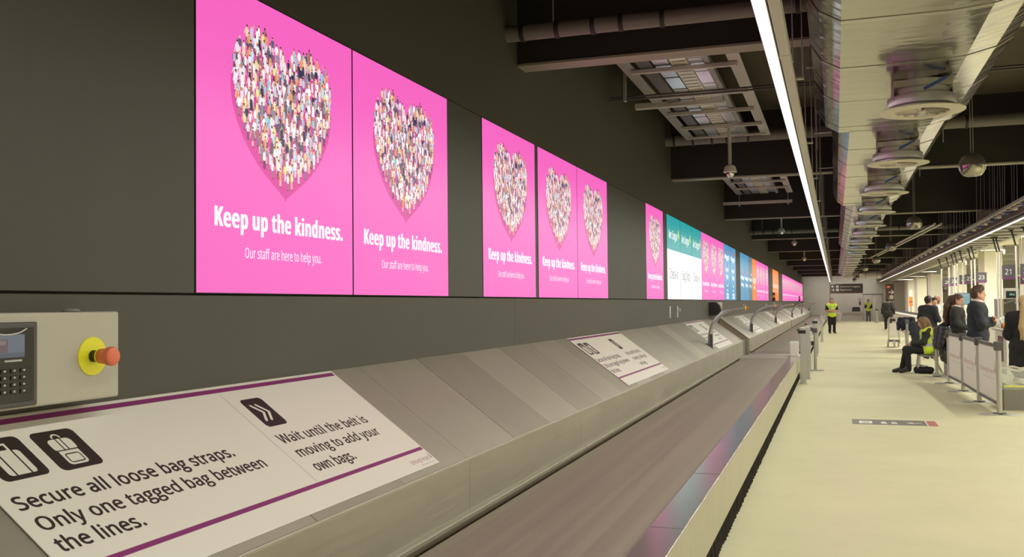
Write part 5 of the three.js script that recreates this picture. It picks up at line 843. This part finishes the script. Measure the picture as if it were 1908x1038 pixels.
{ // chair under the seated woman
  const t = thing('steel_chair', 'steel-framed chair with dark seat under the vest woman', 'chair', [1.9, 0, -22.85], -Math.PI / 2);
  mesh('seat', rb(-0.21, 0.40, -0.24, 0.21, 0.43, 0.2, 0.014, 3), mat.darkGrey, t); mesh('backrest', rb(-0.2, 0.62, -0.3, 0.2, 0.86, -0.275, 0.012, 3), mat.darkGrey, t);
  for (const x of [-0.2, 0.2]) { mesh('leg', rod(V(x, 0.40, 0.17), V(x * 1.1, 0, 0.22), 0.013), mat.silver, t); mesh('leg', rod(V(x, 0.40, -0.12), V(x * 1.1, 0, -0.30), 0.013), mat.silver, t); mesh('back_post', rod(V(x, 0.38, -0.2), V(x, 0.86, -0.31), 0.013), mat.silver, t); mesh('side_rail', rod(V(x, 0.385, 0.18), V(x, 0.385, -0.24), 0.013), mat.silver, t); }
  mesh('stretcher', rod(V(-0.215, 0.12, -0.24), V(0.215, 0.12, -0.24), 0.01), mat.silver, t);
}
{ const t = thing('black_bag', 'small black bag on the floor under the chair', 'bag', [1.82, 0, -22.7]); const p = [prim(V(-0.14, 0.08, 0), V(0.14, 0.08, 0), 0.075, 0.07), prim(V(-0.12, 0.06, 0.05), V(0.13, 0.055, 0.05), 0.055), prim(V(-0.12, 0.06, -0.05), V(0.13, 0.06, -0.05), 0.055)], [lo, hi] = bounds(p, 0.03), f = field(p, 0.03); mesh('bag_body', nets((x, y, z) => Math.max(f(x, y, z) + 0.005 * Math.sin(x * 45) * Math.sin(z * 30 + y * 20), -y + 0.001), lo, hi, 0.01), blackCloth, t); mesh('strap', tube([V(-0.12, 0.13, 0.02), V(-0.05, 0.17, 0.05), V(0.06, 0.16, 0.06), V(0.13, 0.12, 0.03)], 0.009, 16, 6), mat.black, t); }
{ // grey crate behind the chair post
  const t = thing('grey_crate', 'grey crate with a pale plastic liner behind the lone post', 'crate', [2.2, 0, -22.0]); mesh('box', rb(0, 0, 0, 0.42, 0.48, -0.5, 0.01), mat.grey, t); mesh('liner', rb(-0.01, 0.44, 0.01, 0.43, 0.62, -0.51, 0.03, 3), mat.lightGrey, t);
}
{ // bin with clear liner at the right edge
  const t = thing('lined_bin', 'grey bin with a clear plastic liner and yellow stripe', 'bin', [2.29, 0, -15.35]), W = 0.62, D = 0.5, wall = (x0, z0, x1, z1, y0, y1) => rb(x0, y0, z0, x1, y1, z1, 0.006, 1);
  mesh('base', rb(0, 0, 0, W, 0.02, -D, 0.004), mat.grey, t);
  const bm = M(0.25, 0.235, 0.195, 0.55, { map: soft });
  mesh('front_wall', wall(0, 0, W, -0.015, 0.02, 0.36), bm, t); mesh('back_wall', wall(0, -D + 0.015, W, -D, 0.02, 0.36), bm, t); mesh('side_wall', wall(0, -0.016, 0.015, -D + 0.016, 0.02, 0.36), bm, t); mesh('side_wall', wall(W - 0.015, -0.016, W, -D + 0.016, 0.02, 0.36), bm, t);
  mesh('yellow_stripe', wall(0.002, 0.004, W - 0.002, 0, 0.335, 0.365), mat.yellow, t);
  // thin crumpled liner folded over the rim
  const g = new THREE.CylinderGeometry(1, 1, 1, 72, 10, true), p = g.attributes.position; for (let i = 0; i < p.count; i++) { const a = Math.atan2(p.getZ(i), p.getX(i)), y = p.getY(i) + 0.5, c = Math.cos(a), s = Math.sin(a), q = Math.max(Math.abs(c), Math.abs(s)), wob = 0.012 * Math.sin(a * 13 + y * 9) + 0.008 * Math.sin(a * 29 - y * 14); p.setXYZ(i, W / 2 + c / q * (W / 2 + 0.012 + wob * 0.6), 0.30 + y * 0.29 + 0.014 * Math.sin(a * 9) * y, -D / 2 + s / q * (D / 2 + 0.012 + wob * 0.6)); } g.computeVertexNormals();
  mesh('plastic_liner', g, mat.glassFilm, t); const tor = new THREE.TorusGeometry(1, 0.018, 6, 72); tor.rotateX(Math.PI / 2); const pp = tor.attributes.position; for (let i = 0; i < pp.count; i++) { const a = Math.atan2(pp.getZ(i), pp.getX(i)), R = Math.hypot(pp.getX(i), pp.getZ(i)), q = Math.max(Math.abs(Math.cos(a)), Math.abs(Math.sin(a))); pp.setXYZ(i, W / 2 + Math.cos(a) / q * (W / 2 + 0.012) * R, 0.59 + pp.getY(i) + 0.014 * Math.sin(a * 9), -D / 2 + Math.sin(a) / q * (D / 2 + 0.012) * R); } tor.computeVertexNormals(); mesh('liner_rim', tor, M(0.62, 0.6, 0.52, 0.4), t);
  const rub = new THREE.IcosahedronGeometry(0.2, 3), rp = rub.attributes.position; for (let i = 0; i < rp.count; i++) { const k = 1 + 0.16 * Math.sin(rp.getX(i) * 37 + rp.getY(i) * 29) ; rp.setXYZ(i, rp.getX(i) * 1.2 * k, rp.getY(i) * 0.7 * k, rp.getZ(i) * k * 0.95); } rub.computeVertexNormals(); rub.translate(W / 2, 0.32, -D / 2); mesh('rubbish', rub, M(0.5, 0.47, 0.36, 0.6), t);
}

scene.traverse((o) => { if (o.isMesh) { o.castShadow = true; o.receiveShadow = true; } });
renderer.render(scene, camera);
